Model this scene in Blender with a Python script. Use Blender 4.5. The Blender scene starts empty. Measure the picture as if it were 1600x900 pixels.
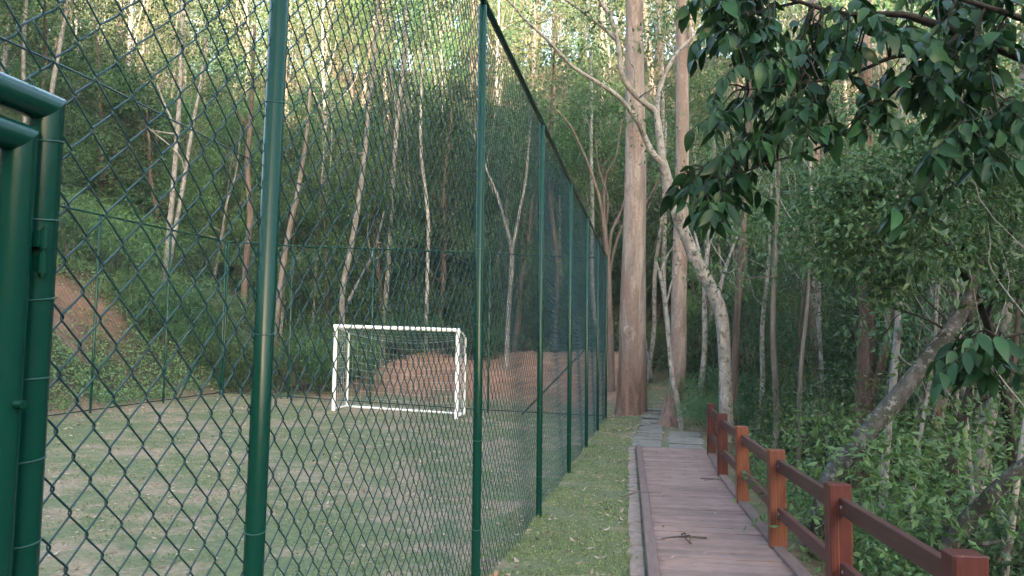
import bpy, math, random
import numpy as np
from mathutils import Matrix, Vector

random.seed(7)
RNG = np.random.default_rng(11)
scene = bpy.context.scene
COL = scene.collection

# ------------------------------------------------------------------ camera
F_PX, YAW, PITCH, ROLL, EYE = 1250.0, math.radians(9.98), math.radians(4.48), math.radians(0.7), 1.6
cam_data = bpy.data.cameras.new('camera')
cam_data.sensor_width = 36.0
cam_data.lens = 36.0 * F_PX / 1600.0
cam_data.clip_start, cam_data.clip_end = 0.05, 3000.0
cam = bpy.data.objects.new('camera', cam_data)
COL.objects.link(cam)
CAM_M = (Matrix.Translation((0, 0, EYE)) @ Matrix.Rotation(YAW, 4, 'Z')
         @ Matrix.Rotation(math.pi / 2 + PITCH, 4, 'X') @ Matrix.Rotation(ROLL, 4, 'Z'))
cam.matrix_world = CAM_M
scene.camera = cam

# ------------------------------------------------------------------ sky, sun, exposure
SUN_EL, SUN_AZ = math.radians(7.0), math.radians(160.0)      # azimuth clockwise from +Y: behind, a little to the right
world = bpy.data.worlds.new('World')
scene.world = world
world.use_nodes = True
wn = world.node_tree
bg = wn.nodes['Background']
sky_tex = wn.nodes.new('ShaderNodeTexSky')
sky_tex.sky_type = 'NISHITA'
sky_tex.sun_disc = False
sky_tex.sun_elevation = SUN_EL
sky_tex.sun_rotation = SUN_AZ
sky_tex.air_density = 1.0
sky_tex.dust_density = 2.5
sky_tex.ozone_density = 0.6
wn.links.new(sky_tex.outputs[0], bg.inputs[0])
bg.inputs[1].default_value = 0.15
sun_data = bpy.data.lights.new('sun', 'SUN')
sun_data.energy = 4.0
sun_data.angle = math.radians(0.5)
sun_data.color = (1.0, 0.79, 0.52)
sun = bpy.data.objects.new('sun', sun_data)
COL.objects.link(sun)
to_sun = Vector((math.sin(SUN_AZ) * math.cos(SUN_EL), math.cos(SUN_AZ) * math.cos(SUN_EL), math.sin(SUN_EL)))
sun.rotation_euler = to_sun.to_track_quat('Z', 'Y').to_euler()
sun.location = (0, 0, 60)
vs = scene.view_settings
vs.view_transform = 'Standard'
vs.look = 'None'
vs.gamma = 1.0
vs.exposure = 3.65
vs.use_white_balance = True
vs.white_balance_temperature = 5950
vs.white_balance_tint = 10
scene.cycles.max_bounces = 5
scene.cycles.diffuse_bounces = 2
scene.cycles.glossy_bounces = 2
scene.cycles.transmission_bounces = 4
scene.cycles.sample_clamp_indirect = 6.0
scene.cycles.adaptive_threshold = 0.02


# ------------------------------------------------------------------ helpers
def P(px, py, d):
    """world point seen at a pixel of the 1600x900 photograph, at a distance d along the view axis"""
    v = CAM_M @ Vector(((px - 800) * d / F_PX, -(py - 450) * d / F_PX, -d))
    return np.array(v)


CAM_INV = CAM_M.inverted()


def pix(p):
    v = CAM_INV @ Vector(p)
    d = max(-v.z, 1e-3)
    return 800 + v.x / d * F_PX, 450 - v.y / d * F_PX, -v.z


def sstep(a, b, x):
    t = np.clip((x - a) / (b - a), 0, 1)
    return t * t * (3 - 2 * t)


def soft(x, w):
    x = np.maximum(x, 0)
    return x * x / (x + w)


def wav(x, y, s, k=0.0):
    return (np.sin(x * s + 1.3 + k) * np.cos(y * s * 1.13 - .7 + k * 2) + .6 * np.sin((x + y) * s * 1.9 + k * 3 + 2.1)
            + .4 * np.cos((x - 1.4 * y) * s * 3.1 + k))


def ground_h(X, Y):
    X = np.asarray(X, float); Y = np.asarray(Y, float)
    field = 0.045 * np.clip(-X - 1.1, 0, 9.8) * np.clip(Y / 18, 0, 1)
    L = -X - 11.0 + .15 * wav(X * 0, Y, .9)
    bank = 1.05 * soft(np.minimum(L, 3.2), .35) + .42 * soft(L - 3.2, 1.0)
    hill = .62 * soft(Y - 24.5, 4.0)
    rhill = .50 * soft(X - 36 + .1 * (Y - 15), 6.0)
    shade_ridge = 54 * np.tanh(.68 * soft(-Y - 13, 6.0) / 54)  # unseen rise behind the camera, added and shaped to keep low sun off the valley
    H = (bank ** 3 + hill ** 3 + rhill ** 3 + shade_ridge ** 3) ** (1 / 3)
    H = 62 * np.tanh(H / 62)
    win = sstep(-10.0, -7.6, X + .5 * np.sin(Y)) * (1 - sstep(-1.3, .1, X))
    mound = (1.12 + .3 * sstep(-6, -4, X)) * sstep(20.3, 24.2, Y + .12 * np.sin(X * 1.3)) * win * (1 + .03 * wav(X, Y, 3.0) + .02 * wav(X, Y, 7.0))
    path_up = .12 * soft(Y - 17.5, 2.0) * sstep(-2, 0, X) * (Y < 60)
    edge = X - 1.22 - .25 * sstep(13, 17, Y)
    ravine = -(2.9 * sstep(-.1, 5.5, edge) + .25 * sstep(0, .5, edge) + 3.0 * sstep(4, 18, edge)) * (1 - sstep(28, 50, Y))
    rough = sstep(11.0, 12.5, -X) + sstep(20.5, 23, Y) + sstep(1.6, 2.6, X) + sstep(1, 4, -Y)
    rough = np.clip(rough, 0, 1)
    z = field + H + mound + path_up + ravine + rough * .10 * wav(X, Y, 1.3) + .008 * wav(X, Y, 2.3, 1.0) + bare_earth(X, Y) * .07 * wav(X, Y, 4.0)
    return z


def gh(x, y):
    return float(ground_h(x, y))


def bare_earth(X, Y):
    r = np.sqrt(((X + 13.5) / 1.3) ** 2 + ((Y - 15.6) / 2.2) ** 2) + .24 * wav(X, Y, 2.4)
    return 1 - sstep(.5, 1.3, r)


class MB:
    """collects vertices and faces (arrays of quads and triangles)"""
    def __init__(self):
        self.V, self.Q, self.T, self.n, self.A = [], [], [], 0, []

    def add(self, v, quads=None, tris=None, attr=None):
        v = np.asarray(v, float).reshape(-1, 3)
        if quads is not None and len(quads):
            self.Q.append(np.asarray(quads, int) + self.n)
        if tris is not None and len(tris):
            self.T.append(np.asarray(tris, int) + self.n)
        self.V.append(v)
        self.A.append(np.zeros(len(v)) if attr is None else np.broadcast_to(attr, (len(v),)))
        self.n += len(v)
        return self

    def box(self, lo, hi, M=None, bevel=0.0):
        lo = np.array(lo, float); hi = np.array(hi, float)
        if bevel <= 0:
            c = np.array([[x, y, z] for z in (lo[2], hi[2]) for y in (lo[1], hi[1]) for x in (lo[0], hi[0])])
            q = [[0, 2, 3, 1], [4, 5, 7, 6], [0, 1, 5, 4], [2, 6, 7, 3], [0, 4, 6, 2], [1, 3, 7, 5]]
            t = None
        else:
            c, q, t = [], [], []
            b = bevel
            ids = {}
            for sx in (0, 1):
                for sy in (0, 1):
                    for sz in (0, 1):
                        for ax in range(3):
                            s = (sx, sy, sz)
                            p = [hi[k] if s[k] else lo[k] for k in range(3)]
                            for k in range(3):
                                if k != ax:
                                    p[k] += -b if s[k] else b
                            ids[(s, ax)] = len(c); c.append(p)
            S = (0, 1)
            for ax in range(3):
                u, w = [(1, 2), (2, 0), (0, 1)][ax]
                for s in S:
                    def key(a, b2):
                        k = [0, 0, 0]; k[ax] = s; k[u] = a; k[w] = b2
                        return ids[(tuple(k), ax)]
                    f = [key(0, 0), key(1, 0), key(1, 1), key(0, 1)]
                    q.append(f if s else f[::-1])
            for ax in range(3):
                u, w = [(1, 2), (2, 0), (0, 1)][ax]
                for a in S:
                    for b2 in S:
                        k0 = [0, 0, 0]; k1 = [0, 0, 0]
                        k0[u] = k1[u] = a; k0[w] = k1[w] = b2; k1[ax] = 1
                        f = [ids[(tuple(k0), u)], ids[(tuple(k1), u)], ids[(tuple(k1), w)], ids[(tuple(k0), w)]]
                        q.append(f if a == b2 else f[::-1])
            for sx in S:
                for sy in S:
                    for sz in S:
                        s = (sx, sy, sz)
                        f = [ids[(s, 0)], ids[(s, 1)], ids[(s, 2)]]
                        t.append(f if (sx + sy + sz) % 2 else f[::-1])
            c = np.array(c)
        if M is not None:
            c = np.array([(M @ Vector(p))[:] for p in c])
        return self.add(c, q, t)

    def tube(self, path, r, sides=8, caps=True, wob=0.0, seed=0):
        path = np.asarray(path, float)
        n = len(path)
        r = np.broadcast_to(np.asarray(r, float), (n,))
        tan = np.gradient(path, axis=0)
        tan /= np.linalg.norm(tan, axis=1)[:, None] + 1e-12
        ref = np.array([0, 0, 1.0]) if abs(tan[0][2]) < .9 else np.array([1.0, 0, 0])
        u = np.cross(tan[0], ref); u /= np.linalg.norm(u)
        U = np.empty((n, 3))
        for i in range(n):
            u = u - tan[i] * u.dot(tan[i])
            u /= np.linalg.norm(u) + 1e-12
            U[i] = u
        W = np.cross(tan, U)
        a = np.linspace(0, 2 * math.pi, sides, endpoint=False)
        rr = np.repeat(r[:, None], sides, 1)
        if wob:
            g = np.random.default_rng(seed)
            ph = g.uniform(0, 6.28, 6)
            t = np.arange(n)[:, None] / max(n - 1, 1)
            rr = rr * (1 + wob * (np.sin(2 * a[None] + ph[0] + t * 3) + .7 * np.sin(3 * a[None] + ph[1] - t * 5)
                                  + .6 * np.sin(t * 23 + ph[2] + a[None]) + .5 * np.sin(t * 41 + 2 * a[None] + ph[3])))
        v = path[:, None, :] + rr[..., None] * (U[:, None] * np.cos(a)[None, :, None] + W[:, None] * np.sin(a)[None, :, None])
        i = np.arange(n - 1)[:, None]; j = np.arange(sides)[None]
        j2 = (j + 1) % sides
        q = np.stack([i * sides + j, i * sides + j2, (i + 1) * sides + j2, (i + 1) * sides + j], -1).reshape(-1, 4)
        v = v.reshape(-1, 3)
        t = None
        if caps:
            m = len(v)
            v = np.vstack([v, path[0], path[-1], v[:sides], v[-sides:]])
            jj = np.arange(sides); k2 = (jj + 1) % sides
            t = np.vstack([np.stack([np.full(sides, m), m + 2 + k2, m + 2 + jj], 1),
                           np.stack([np.full(sides, m + 1), m + 2 + sides + jj, m + 2 + sides + k2], 1)])
        return self.add(v, q, t)

    def leaves(self, c, u, s, length, width, fold=.25, attr=None):
        """folded diamond leaves: base c, direction u, side s"""
        c = np.asarray(c); N = len(c)
        u = u / (np.linalg.norm(u, axis=1)[:, None] + 1e-9)
        s = s - u * (s * u).sum(1)[:, None]
        s /= np.linalg.norm(s, axis=1)[:, None] + 1e-9
        nrm = np.cross(u, s)
        L = np.broadcast_to(length, (N,))[:, None]; Wd = np.broadcast_to(width, (N,))[:, None]
        a0 = c
        a1 = c + u * L * .45 + s * Wd * .5 + nrm * Wd * fold
        a2 = c + u * L
        a3 = c + u * L * .45 - s * Wd * .5 + nrm * Wd * fold
        v = np.stack([a0, a1, a2, a3], 1).reshape(-1, 3)
        b = np.arange(N)[:, None] * 4
        t = np.vstack([b + np.array([[0, 1, 2]]), b + np.array([[0, 2, 3]])])
        if attr is None:
            attr = np.random.default_rng(N).random(N)
        return self.add(v, None, t, np.repeat(attr, 4))

    def mesh(self, name, mat, smooth=False, attr=False):
        V = np.vstack(self.V)
        polys = []
        if self.Q: polys.append(np.vstack(self.Q))
        if self.T: polys.append(np.vstack(self.T))
        me = bpy.data.meshes.new(name)
        me.vertices.add(len(V)); me.vertices.foreach_set('co', V.astype(np.float32).ravel())
        loops = np.concatenate([p.ravel() for p in polys]).astype(np.int32)
        tot = np.concatenate([np.full(len(p), p.shape[1]) for p in polys])
        st = np.concatenate([[0], np.cumsum(tot)[:-1]]).astype(np.int32)
        me.loops.add(len(loops)); me.loops.foreach_set('vertex_index', loops)
        me.polygons.add(len(tot)); me.polygons.foreach_set('loop_start', st)
        me.polygons.foreach_set('use_smooth', np.full(len(tot), bool(smooth)))
        if attr:
            at = me.attributes.new('lv', 'FLOAT', 'POINT')
            at.data.foreach_set('value', np.concatenate(self.A).astype(np.float32))
        me.update(calc_edges=True)
        if mat is not None:
            me.materials.append(mat)
        return me

    def build(self, name, mat, parent=None, smooth=False, attr=False, loc=(0, 0, 0)):
        return obj(name, self.mesh(name, mat, smooth, attr), parent, loc)


def obj(name, me, parent=None, loc=(0, 0, 0)):
    o = bpy.data.objects.new(name, me)
    COL.objects.link(o)
    o.location = loc
    if parent is not None:
        o.parent = parent
    return o


def tag(o, label=None, cat=None, group=None, kind=None):
    if label: o['label'] = label
    if cat: o['category'] = cat
    if group: o['group'] = group
    if kind: o['kind'] = kind
    return o


def thing(name, label, cat, loc=(0, 0, 0), rz=0.0, group=None):
    o = obj(name, None, None, tuple(map(float, loc)))
    o.rotation_euler = (0, 0, rz)
    return tag(o, label, cat, group)


def catmull(pts, per=5):
    p = np.asarray(pts, float)
    if len(p) < 3:
        t = np.linspace(0, 1, per * (len(p) - 1) + 1)[:, None]
        return p[0] + (p[-1] - p[0]) * t
    q = np.vstack([2 * p[0] - p[1], p, 2 * p[-1] - p[-2]])
    out = []
    for i in range(1, len(q) - 2):
        t = np.linspace(0, 1, per, endpoint=False)[:, None]
        a, b, c, d = q[i - 1], q[i], q[i + 1], q[i + 2]
        out.append(.5 * ((2 * b) + (-a + c) * t + (2 * a - 5 * b + 4 * c - d) * t ** 2 + (-a + 3 * b - 3 * c + d) * t ** 3))
    out.append(p[-1][None])
    return np.vstack(out)


# ------------------------------------------------------------------ materials
def new_mat(name):
    m = bpy.data.materials.new(name)
    m.use_nodes = True
    nt = m.node_tree
    return m, nt, nt.nodes['Principled BSDF']


def N(nt, typ, **kw):
    n = nt.nodes.new(typ)
    for k, v in kw.items():
        if k.startswith('i_'):
            n.inputs[k[2:].replace('_', ' ')].default_value = v
        else:
            setattr(n, k, v)
    return n


def ramp(nt, fac, stops, interp='LINEAR'):
    r = nt.nodes.new('ShaderNodeValToRGB')
    r.color_ramp.interpolation = interp
    e = r.color_ramp.elements
    while len(e) < len(stops): e.new(.5)
    for k, (p, c) in enumerate(stops):
        e[k].position = p
        e[k].color = (*c, 1) if len(c) == 3 else c
    nt.links.new(fac, r.inputs[0])
    return r.outputs[0]


def mix(nt, fac, a, b, mode='MIX'):
    n = nt.nodes.new('ShaderNodeMix'); n.data_type = 'RGBA'; n.blend_type = mode
    for sock, v in ((n.inputs[0], fac), (n.inputs[6], a), (n.inputs[7], b)):
        if hasattr(v, 'links'): nt.links.new(v, sock)
        elif isinstance(v, (int, float)): sock.default_value = v
        else: sock.default_value = (*v, 1)
    return n.outputs[2]


def noise(nt, scale, detail=4, rough=.55, coord='Object', stretch=None, distort=0.0):
    tc = nt.nodes.new('ShaderNodeTexCoord')
    src = tc.outputs[coord]
    if stretch:
        mp = nt.nodes.new('ShaderNodeMapping'); mp.inputs['Scale'].default_value = stretch
        nt.links.new(src, mp.inputs[0]); src = mp.outputs[0]
    n = nt.nodes.new('ShaderNodeTexNoise')
    n.inputs['Scale'].default_value = scale; n.inputs['Detail'].default_value = detail
    n.inputs['Roughness'].default_value = rough; n.inputs['Distortion'].default_value = distort
    nt.links.new(src, n.inputs[0])
    return n.outputs[0]


def bump(nt, bsdf, h, strength, dist=.01):
    b = nt.nodes.new('ShaderNodeBump')
    b.inputs['Strength'].default_value = strength; b.inputs['Distance'].default_value = dist
    nt.links.new(h, b.inputs['Height']); nt.links.new(b.outputs[0], bsdf.inputs['Normal'])


def paint_mat(name, col, rough=.3, dirt=.25, spec=.5):
    m, nt, b = new_mat(name)
    n1 = noise(nt, 40, 5, .6)
    n2 = noise(nt, 60, 3, .6)
    c = mix(nt, ramp(nt, n1, [(.4, (0, 0, 0)), (.75, (dirt,) * 3)]), col, tuple(min(1, x * .6 + .03) for x in col))
    nt.links.new(c, b.inputs['Base Color'])
    r = nt.nodes.new('ShaderNodeMapRange'); nt.links.new(n1, r.inputs[0])
    r.inputs[3].default_value = rough * .8; r.inputs[4].default_value = rough * 1.5
    nt.links.new(r.outputs[0], b.inputs['Roughness'])
    b.inputs['Specular IOR Level'].default_value = spec
    bump(nt, b, n2, .06, .002)
    return m


def bark_mat(name, c1, c2, c3=None, scale=6, stretch=(1, 1, .12), spots=None, rough=.85, bstr=.6, foot=None, vr=(.6, 1.0)):
    """peeling bark: long vertical streaks of c1/c2, patches of c3, blotches of lichen, fibrous bark near the foot"""
    m, nt, b = new_mat(name)
    n1 = noise(nt, scale, 7, .7, stretch=stretch, distort=.8)
    n2 = noise(nt, scale * .45, 5, .65, stretch=(1, 1, .22), distort=.5)
    n3 = noise(nt, scale * 1.5, 6, .7)
    n4 = noise(nt, scale * 6, 4, .7, stretch=(1, 1, .35))
    c = ramp(nt, n1, [(.38, c1), (.6, c2)])
    if c3:
        c = mix(nt, ramp(nt, n2, [(.49, (0, 0, 0)), (.56, (1, 1, 1))]), c, c3)
    if spots:
        c = mix(nt, ramp(nt, n3, [(.54, (0, 0, 0)), (.60, (.9,) * 3)]), c, spots)
    if foot:
        tc = nt.nodes.new('ShaderNodeTexCoord'); sp = nt.nodes.new('ShaderNodeSeparateXYZ')
        nt.links.new(tc.outputs['Object'], sp.inputs[0])
        ma = nt.nodes.new('ShaderNodeMath'); ma.operation = 'MULTIPLY_ADD'; ma.inputs[1].default_value = 3.0
        nt.links.new(n2, ma.inputs[0]); nt.links.new(sp.outputs[2], ma.inputs[2])
        mr0 = nt.nodes.new('ShaderNodeMapRange'); nt.links.new(ma.outputs[0], mr0.inputs[0])
        mr0.inputs[1].default_value = foot[1] + .9; mr0.inputs[2].default_value = foot[1] + 2.1
        mr0.inputs[3].default_value = 1.0; mr0.inputs[4].default_value = 0.0
        fc = ramp(nt, n1, [(.35, tuple(x * 1.25 for x in foot[0])), (.62, tuple(x * .5 for x in foot[0]))])
        c = mix(nt, mr0.outputs[0], c, fc)
    c = mix(nt, .6, c, ramp(nt, n4, [(.3, (.4,) * 3), (.65, (1, 1, 1))]), 'MULTIPLY')
    oi = nt.nodes.new('ShaderNodeObjectInfo')
    hs = nt.nodes.new('ShaderNodeHueSaturation')
    mr = nt.nodes.new('ShaderNodeMapRange'); nt.links.new(oi.outputs['Random'], mr.inputs[0])
    mr.inputs[3].default_value = vr[0]; mr.inputs[4].default_value = vr[1]
    nt.links.new(mr.outputs[0], hs.inputs['Value']); nt.links.new(c, hs.inputs['Color'])
    nt.links.new(hs.outputs[0], b.inputs['Base Color'])
    b.inputs['Roughness'].default_value = rough
    b.inputs['Specular IOR Level'].default_value = .2
    bump(nt, b, n1, bstr, .04)
    return m


def leaf_mat(name, dark, light, trans=.3, rough=.45, gloss=.35, hue=.03):
    m, nt, b = new_mat(name)
    at = nt.nodes.new('ShaderNodeAttribute'); at.attribute_name = 'lv'
    c = ramp(nt, at.outputs['Fac'], [(0, dark), (.75, light), (1, tuple(min(1, x * 1.35) for x in light))])
    oi = nt.nodes.new('ShaderNodeObjectInfo')
    hs = nt.nodes.new('ShaderNodeHueSaturation')
    m1 = nt.nodes.new('ShaderNodeMapRange'); nt.links.new(oi.outputs['Random'], m1.inputs[0])
    m1.inputs[3].default_value = .5 - hue; m1.inputs[4].default_value = .5 + hue * .5
    m2 = nt.nodes.new('ShaderNodeMapRange'); nt.links.new(oi.outputs['Random'], m2.inputs[0])
    m2.inputs[3].default_value = .75; m2.inputs[4].default_value = 1.25
    nt.links.new(m1.outputs[0], hs.inputs['Hue']); nt.links.new(m2.outputs[0], hs.inputs['Value'])
    nt.links.new(c, hs.inputs['Color'])
    nt.links.new(hs.outputs[0], b.inputs['Base Color'])
    b.inputs['Roughness'].default_value = rough
    b.inputs['Specular IOR Level'].default_value = gloss
    tr = nt.nodes.new('ShaderNodeBsdfTranslucent')
    tcol = mix(nt, 1.0, hs.outputs[0], (1.1, 1.2, .65), 'MULTIPLY')
    nt.links.new(tcol, tr.inputs[0])
    ms = nt.nodes.new('ShaderNodeMixShader'); ms.inputs[0].default_value = trans
    nt.links.new(b.outputs[0], ms.inputs[1]); nt.links.new(tr.outputs[0], ms.inputs[2])
    nt.links.new(ms.outputs[0], nt.nodes['Material Output'].inputs[0])
    return m


M = {}
M['green'] = paint_mat('green_enamel', (.003, .034, .023), .16, .10, .20)
M['wire'] = paint_mat('green_pvc_wire', (.006, .034, .038), .34, .2, .42)
M['white'] = paint_mat('white_enamel', (.8, .8, .78), .4, .12)
M['cord'] = paint_mat('white_net_cord', (.62, .64, .62), .8, .1, .2)
M['bolt'] = paint_mat('galvanised_bolt', (.25, .25, .25), .45, .3, .5)
M['tie'] = paint_mat('tie_wire', (.012, .06, .055), .35, .2)
M['bark_euc'] = bark_mat('eucalyptus_bark', (.37, .315, .285), (.22, .175, .155), (.235, .175, .15), 6.5, foot=((.215, .145, .12), 1.2), vr=(.98, 1.12))
M['bark_gum'] = bark_mat('far_eucalyptus_bark', (.30, .26, .23), (.20, .165, .145), (.17, .13, .105), 3.4)
M['bark_red'] = bark_mat('red_eucalyptus_bark', (.19, .12, .09), (.10, .065, .05), (.27, .21, .18), 4.0)
M['bark_pale'] = bark_mat('pale_bark', (.47, .445, .42), (.27, .245, .225), None, 7, (1, 1, .5), (.13, .115, .10))
M['bark_grey'] = bark_mat('grey_bark', (.25, .22, .195), (.14, .12, .105), (.17, .135, .11), 6)
M['bark_brown'] = bark_mat('brown_bark', (.17, .13, .105), (.095, .07, .058), None, 6)
M['bark_dark'] = bark_mat('dark_bark', (.06, .05, .04), (.03, .025, .02), None, 8)
M['bark_moss'] = bark_mat('mossy_bark', (.11, .105, .098), (.05, .05, .043), (.045, .047, .036), 11, (1, 1, .5), (.21, .205, .195), vr=(.85, .95))
M['leaf_dark'] = leaf_mat('dark_leaves', (.022, .054, .026), (.052, .105, .048))
M['leaf_mid'] = leaf_mat('green_leaves', (.032, .076, .034), (.078, .148, .060))
M['leaf_light'] = leaf_mat('light_leaves', (.05, .10, .038), (.11, .19, .07), .35)
M['leaf_olive'] = leaf_mat('olive_leaves', (.038, .076, .036), (.095, .15, .066), .35)
M['leaf_far'] = leaf_mat('far_sunlit_tint_leaves', (.075, .105, .05), (.19, .21, .105), .35)  # warm sunlight put into the colour: paler, yellower than the near leaves
M['leaf_gloss'] = leaf_mat('glossy_leaves', (.008, .028, .012), (.026, .068, .026), .18, .33, .16, .015)
M['ivy'] = leaf_mat('creeper_leaves', (.075, .125, .055), (.16, .24, .10), .25)
M['grass'] = leaf_mat('grass_blades', (.09, .135, .065), (.20, .24, .12), .25, .6, .2, 0)
M['litter'] = leaf_mat('dry_leaves', (.12, .075, .055), (.42, .33, .28), .05, .8, .2, 0)


def wood_mat(name, c1, c2, c3, gloss, stretch, streak=None, spec=.4, stains=False):
    m, nt, b = new_mat(name)
    n1 = noise(nt, 5, 6, .65, stretch=stretch, distort=.4)
    n2 = noise(nt, 30, 4, .6, stretch=stretch)
    c = ramp(nt, n1, [(.3, c1), (.52, c2), (.72, c3)])
    c = mix(nt, .3, c, ramp(nt, n2, [(.3, (.5,) * 3), (.7, (1, 1, 1))]), 'MULTIPLY')
    if stains:
        ge = nt.nodes.new('ShaderNodeNewGeometry')
        for sc_, lo in ((1.3, .8), (6.0, .86)):
            ns = nt.nodes.new('ShaderNodeTexNoise'); ns.inputs['Scale'].default_value = sc_; ns.inputs['Detail'].default_value = 5
            nt.links.new(ge.outputs['Position'], ns.inputs[0])
            c = mix(nt, 1.0, c, ramp(nt, ns.outputs[0], [(.36, (lo,) * 3), (.62, (1.08,) * 3)]), 'MULTIPLY')
    if streak:
        n3 = noise(nt, 1.1, 3, .6, stretch=stretch, coord='Generated')
        c = mix(nt, ramp(nt, n3, [(.60, (0, 0, 0)), (.70, (.8,) * 3)]), c, streak)
    oi = nt.nodes.new('ShaderNodeObjectInfo')
    hs = nt.nodes.new('ShaderNodeHueSaturation')
    mr = nt.nodes.new('ShaderNodeMapRange'); nt.links.new(oi.outputs['Random'], mr.inputs[0])
    mr.inputs[3].default_value = .78; mr.inputs[4].default_value = 1.12
    nt.links.new(mr.outputs[0], hs.inputs['Value']); nt.links.new(c, hs.inputs['Color'])
    nt.links.new(hs.outputs[0], b.inputs['Base Color'])
    b.inputs['Roughness'].default_value = gloss
    b.inputs['Specular IOR Level'].default_value = spec
    bump(nt, b, n2, .2, .003)
    return m


M['deck'] = wood_mat('weathered_deck_boards', (.205, .13, .115), (.26, .172, .152), (.32, .225, .20), .62, (1.2, 5, 5), stains=True)
M['kerb'] = wood_mat('kerb_timber', (.12, .078, .07), (.16, .108, .098), (.20, .145, .13), .7, (9, .8, 9))
M['post'] = wood_mat('stained_posts', (.048, .010, .009), (.070, .0145, .012), (.095, .024, .017), .45, (8, 8, .7), (.20, .08, .03))
M['post_worn'] = wood_mat('worn_posts', (.10, .024, .014), (.15, .042, .020), (.22, .085, .032), .5, (8, 8, .7), (.26, .12, .04))
M['rail'] = wood_mat('stained_rails', (.055, .018, .016), (.075, .026, .023), (.10, .04, .034), .5, (9, .7, 9))


def stone_mat(name, c1, c2, scale=5):
    m, nt, b = new_mat(name)
    n1 = noise(nt, scale, 6, .65, coord='Object')
    n2 = noise(nt, scale * 7, 4, .6)
    c = ramp(nt, n1, [(.3, c1), (.7, c2)])
    c = mix(nt, .4, c, ramp(nt, n2, [(.3, (.5,) * 3), (.7, (1, 1, 1))]), 'MULTIPLY')
    nt.links.new(c, b.inputs['Base Color']); b.inputs['Roughness'].default_value = .85
    bump(nt, b, n2, .4, .01)
    return m


M['slab'] = stone_mat('grey_slabs', (.12, .12, .105), (.225, .215, .195))
M['edging'] = stone_mat('crumbling_concrete', (.13, .095, .075), (.34, .265, .225), 5)


def ground_mat():
    m, nt, b = new_mat('ground_soil_and_lawn')
    at = nt.nodes.new('ShaderNodeAttribute'); at.attribute_name = 'zone'
    sep = nt.nodes.new('ShaderNodeSeparateColor'); nt.links.new(at.outputs['Color'], sep.inputs[0])
    n_big = noise(nt, .55, 5, .6)
    n_mid = noise(nt, 2.6, 6, .65)
    n_fine = noise(nt, 22, 5, .7)
    n_fib = noise(nt, 90, 4, .7)
    green = ramp(nt, n_fine, [(.3, (.085, .105, .055)), (.55, (.145, .165, .09)), (.75, (.215, .215, .135))])
    dry = ramp(nt, n_fine, [(.3, (.17, .13, .088)), (.52, (.28, .218, .155)), (.74, (.39, .31, .235))])
    s = nt.nodes.new('ShaderNodeMath'); s.operation = 'ADD'
    nt.links.new(n_big, s.inputs[0])
    s2 = nt.nodes.new('ShaderNodeMath'); s2.operation = 'MULTIPLY'; s2.inputs[1].default_value = .9
    nt.links.new(n_mid, s2.inputs[0]); nt.links.new(s2.outputs[0], s.inputs[1])
    s3 = nt.nodes.new('ShaderNodeMath'); s3.operation = 'MULTIPLY_ADD'; s3.inputs[1].default_value = .12
    nt.links.new(sep.outputs[2], s3.inputs[0]); nt.links.new(s.outputs[0], s3.inputs[2])
    lawn = mix(nt, ramp(nt, s3.outputs[0], [(.83, (0, 0, 0)), (1.22, (1, 1, 1))]), dry, green)
    red = ramp(nt, n_mid, [(.3, (.21, .12, .085)), (.55, (.31, .185, .13)), (.75, (.40, .265, .20))])
    red = mix(nt, .5, red, ramp(nt, n_fine, [(.3, (.6,) * 3), (.7, (1, 1, 1))]), 'MULTIPLY')
    floor = ramp(nt, n_fine, [(.3, (.045, .04, .025)), (.55, (.09, .07, .045)), (.75, (.16, .115, .08))])
    c = mix(nt, sep.outputs[0], floor, lawn)
    c = mix(nt, sep.outputs[1], c, red)
    c = mix(nt, .35, c, ramp(nt, n_fib, [(.3, (.55,) * 3), (.7, (1, 1, 1))]), 'MULTIPLY')
    nt.links.new(c, b.inputs['Base Color'])
    b.inputs['Roughness'].default_value = .95
    b.inputs['Specular IOR Level'].default_value = .1
    bump(nt, b, n_fine, .6, .03)
    return m


M['ground'] = ground_mat()

# ------------------------------------------------------------------ ground
def axis(segs):
    out = []
    for a, b, s in segs:
        out.append(np.arange(a, b - 1e-6, s))
    out.append([segs[-1][1]])
    return np.concatenate(out)


gx = axis([(-320, -60, 20), (-60, -24, 3), (-24, -14, .8), (-14, 8, .22), (8, 20, .8), (20, 60, 3), (60, 320, 20)])
gy = axis([(-320, -80, 20), (-80, -6, 3), (-6, 0, .6), (0, 27, .22), (27, 50, 1), (50, 90, 3), (90, 330, 20)])
GX, GY = np.meshgrid(gx, gy)
GZ = ground_h(GX, GY)
nx, ny = len(gx), len(gy)
ii, jj = np.meshgrid(np.arange(nx - 1), np.arange(ny - 1))
q = np.stack([jj * nx + ii, jj * nx + ii + 1, (jj + 1) * nx + ii + 1, (jj + 1) * nx + ii], -1).reshape(-1, 4)
mb = MB().add(np.stack([GX, GY, GZ], -1).reshape(-1, 3), q)
ground = mb.build('ground', M['ground'], smooth=True)
tag(ground, kind='structure')
X, Y = GX.ravel(), GY.ravel()
nz = .5 * wav(X, Y, 2.2) * .3
lawn_w = sstep(-11.6, -10.9, X + nz) * (1 - sstep(.85, 1.1, X)) * (1 - sstep(20.6, 22.2, Y + nz))
lawn_w = np.maximum(lawn_w, .85 * sstep(-1, -.2, X) * (1 - sstep(.95, 1.4, X)) * (1 - sstep(24, 27, Y)))
red_w = sstep(-9.6, -7.6, X + nz) * (1 - sstep(-.9, -.3, X)) * sstep(20.4, 21.8, Y + 3 * nz) * (1 - sstep(23.9, 25.2, Y + 2 * nz)) * .95
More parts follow.
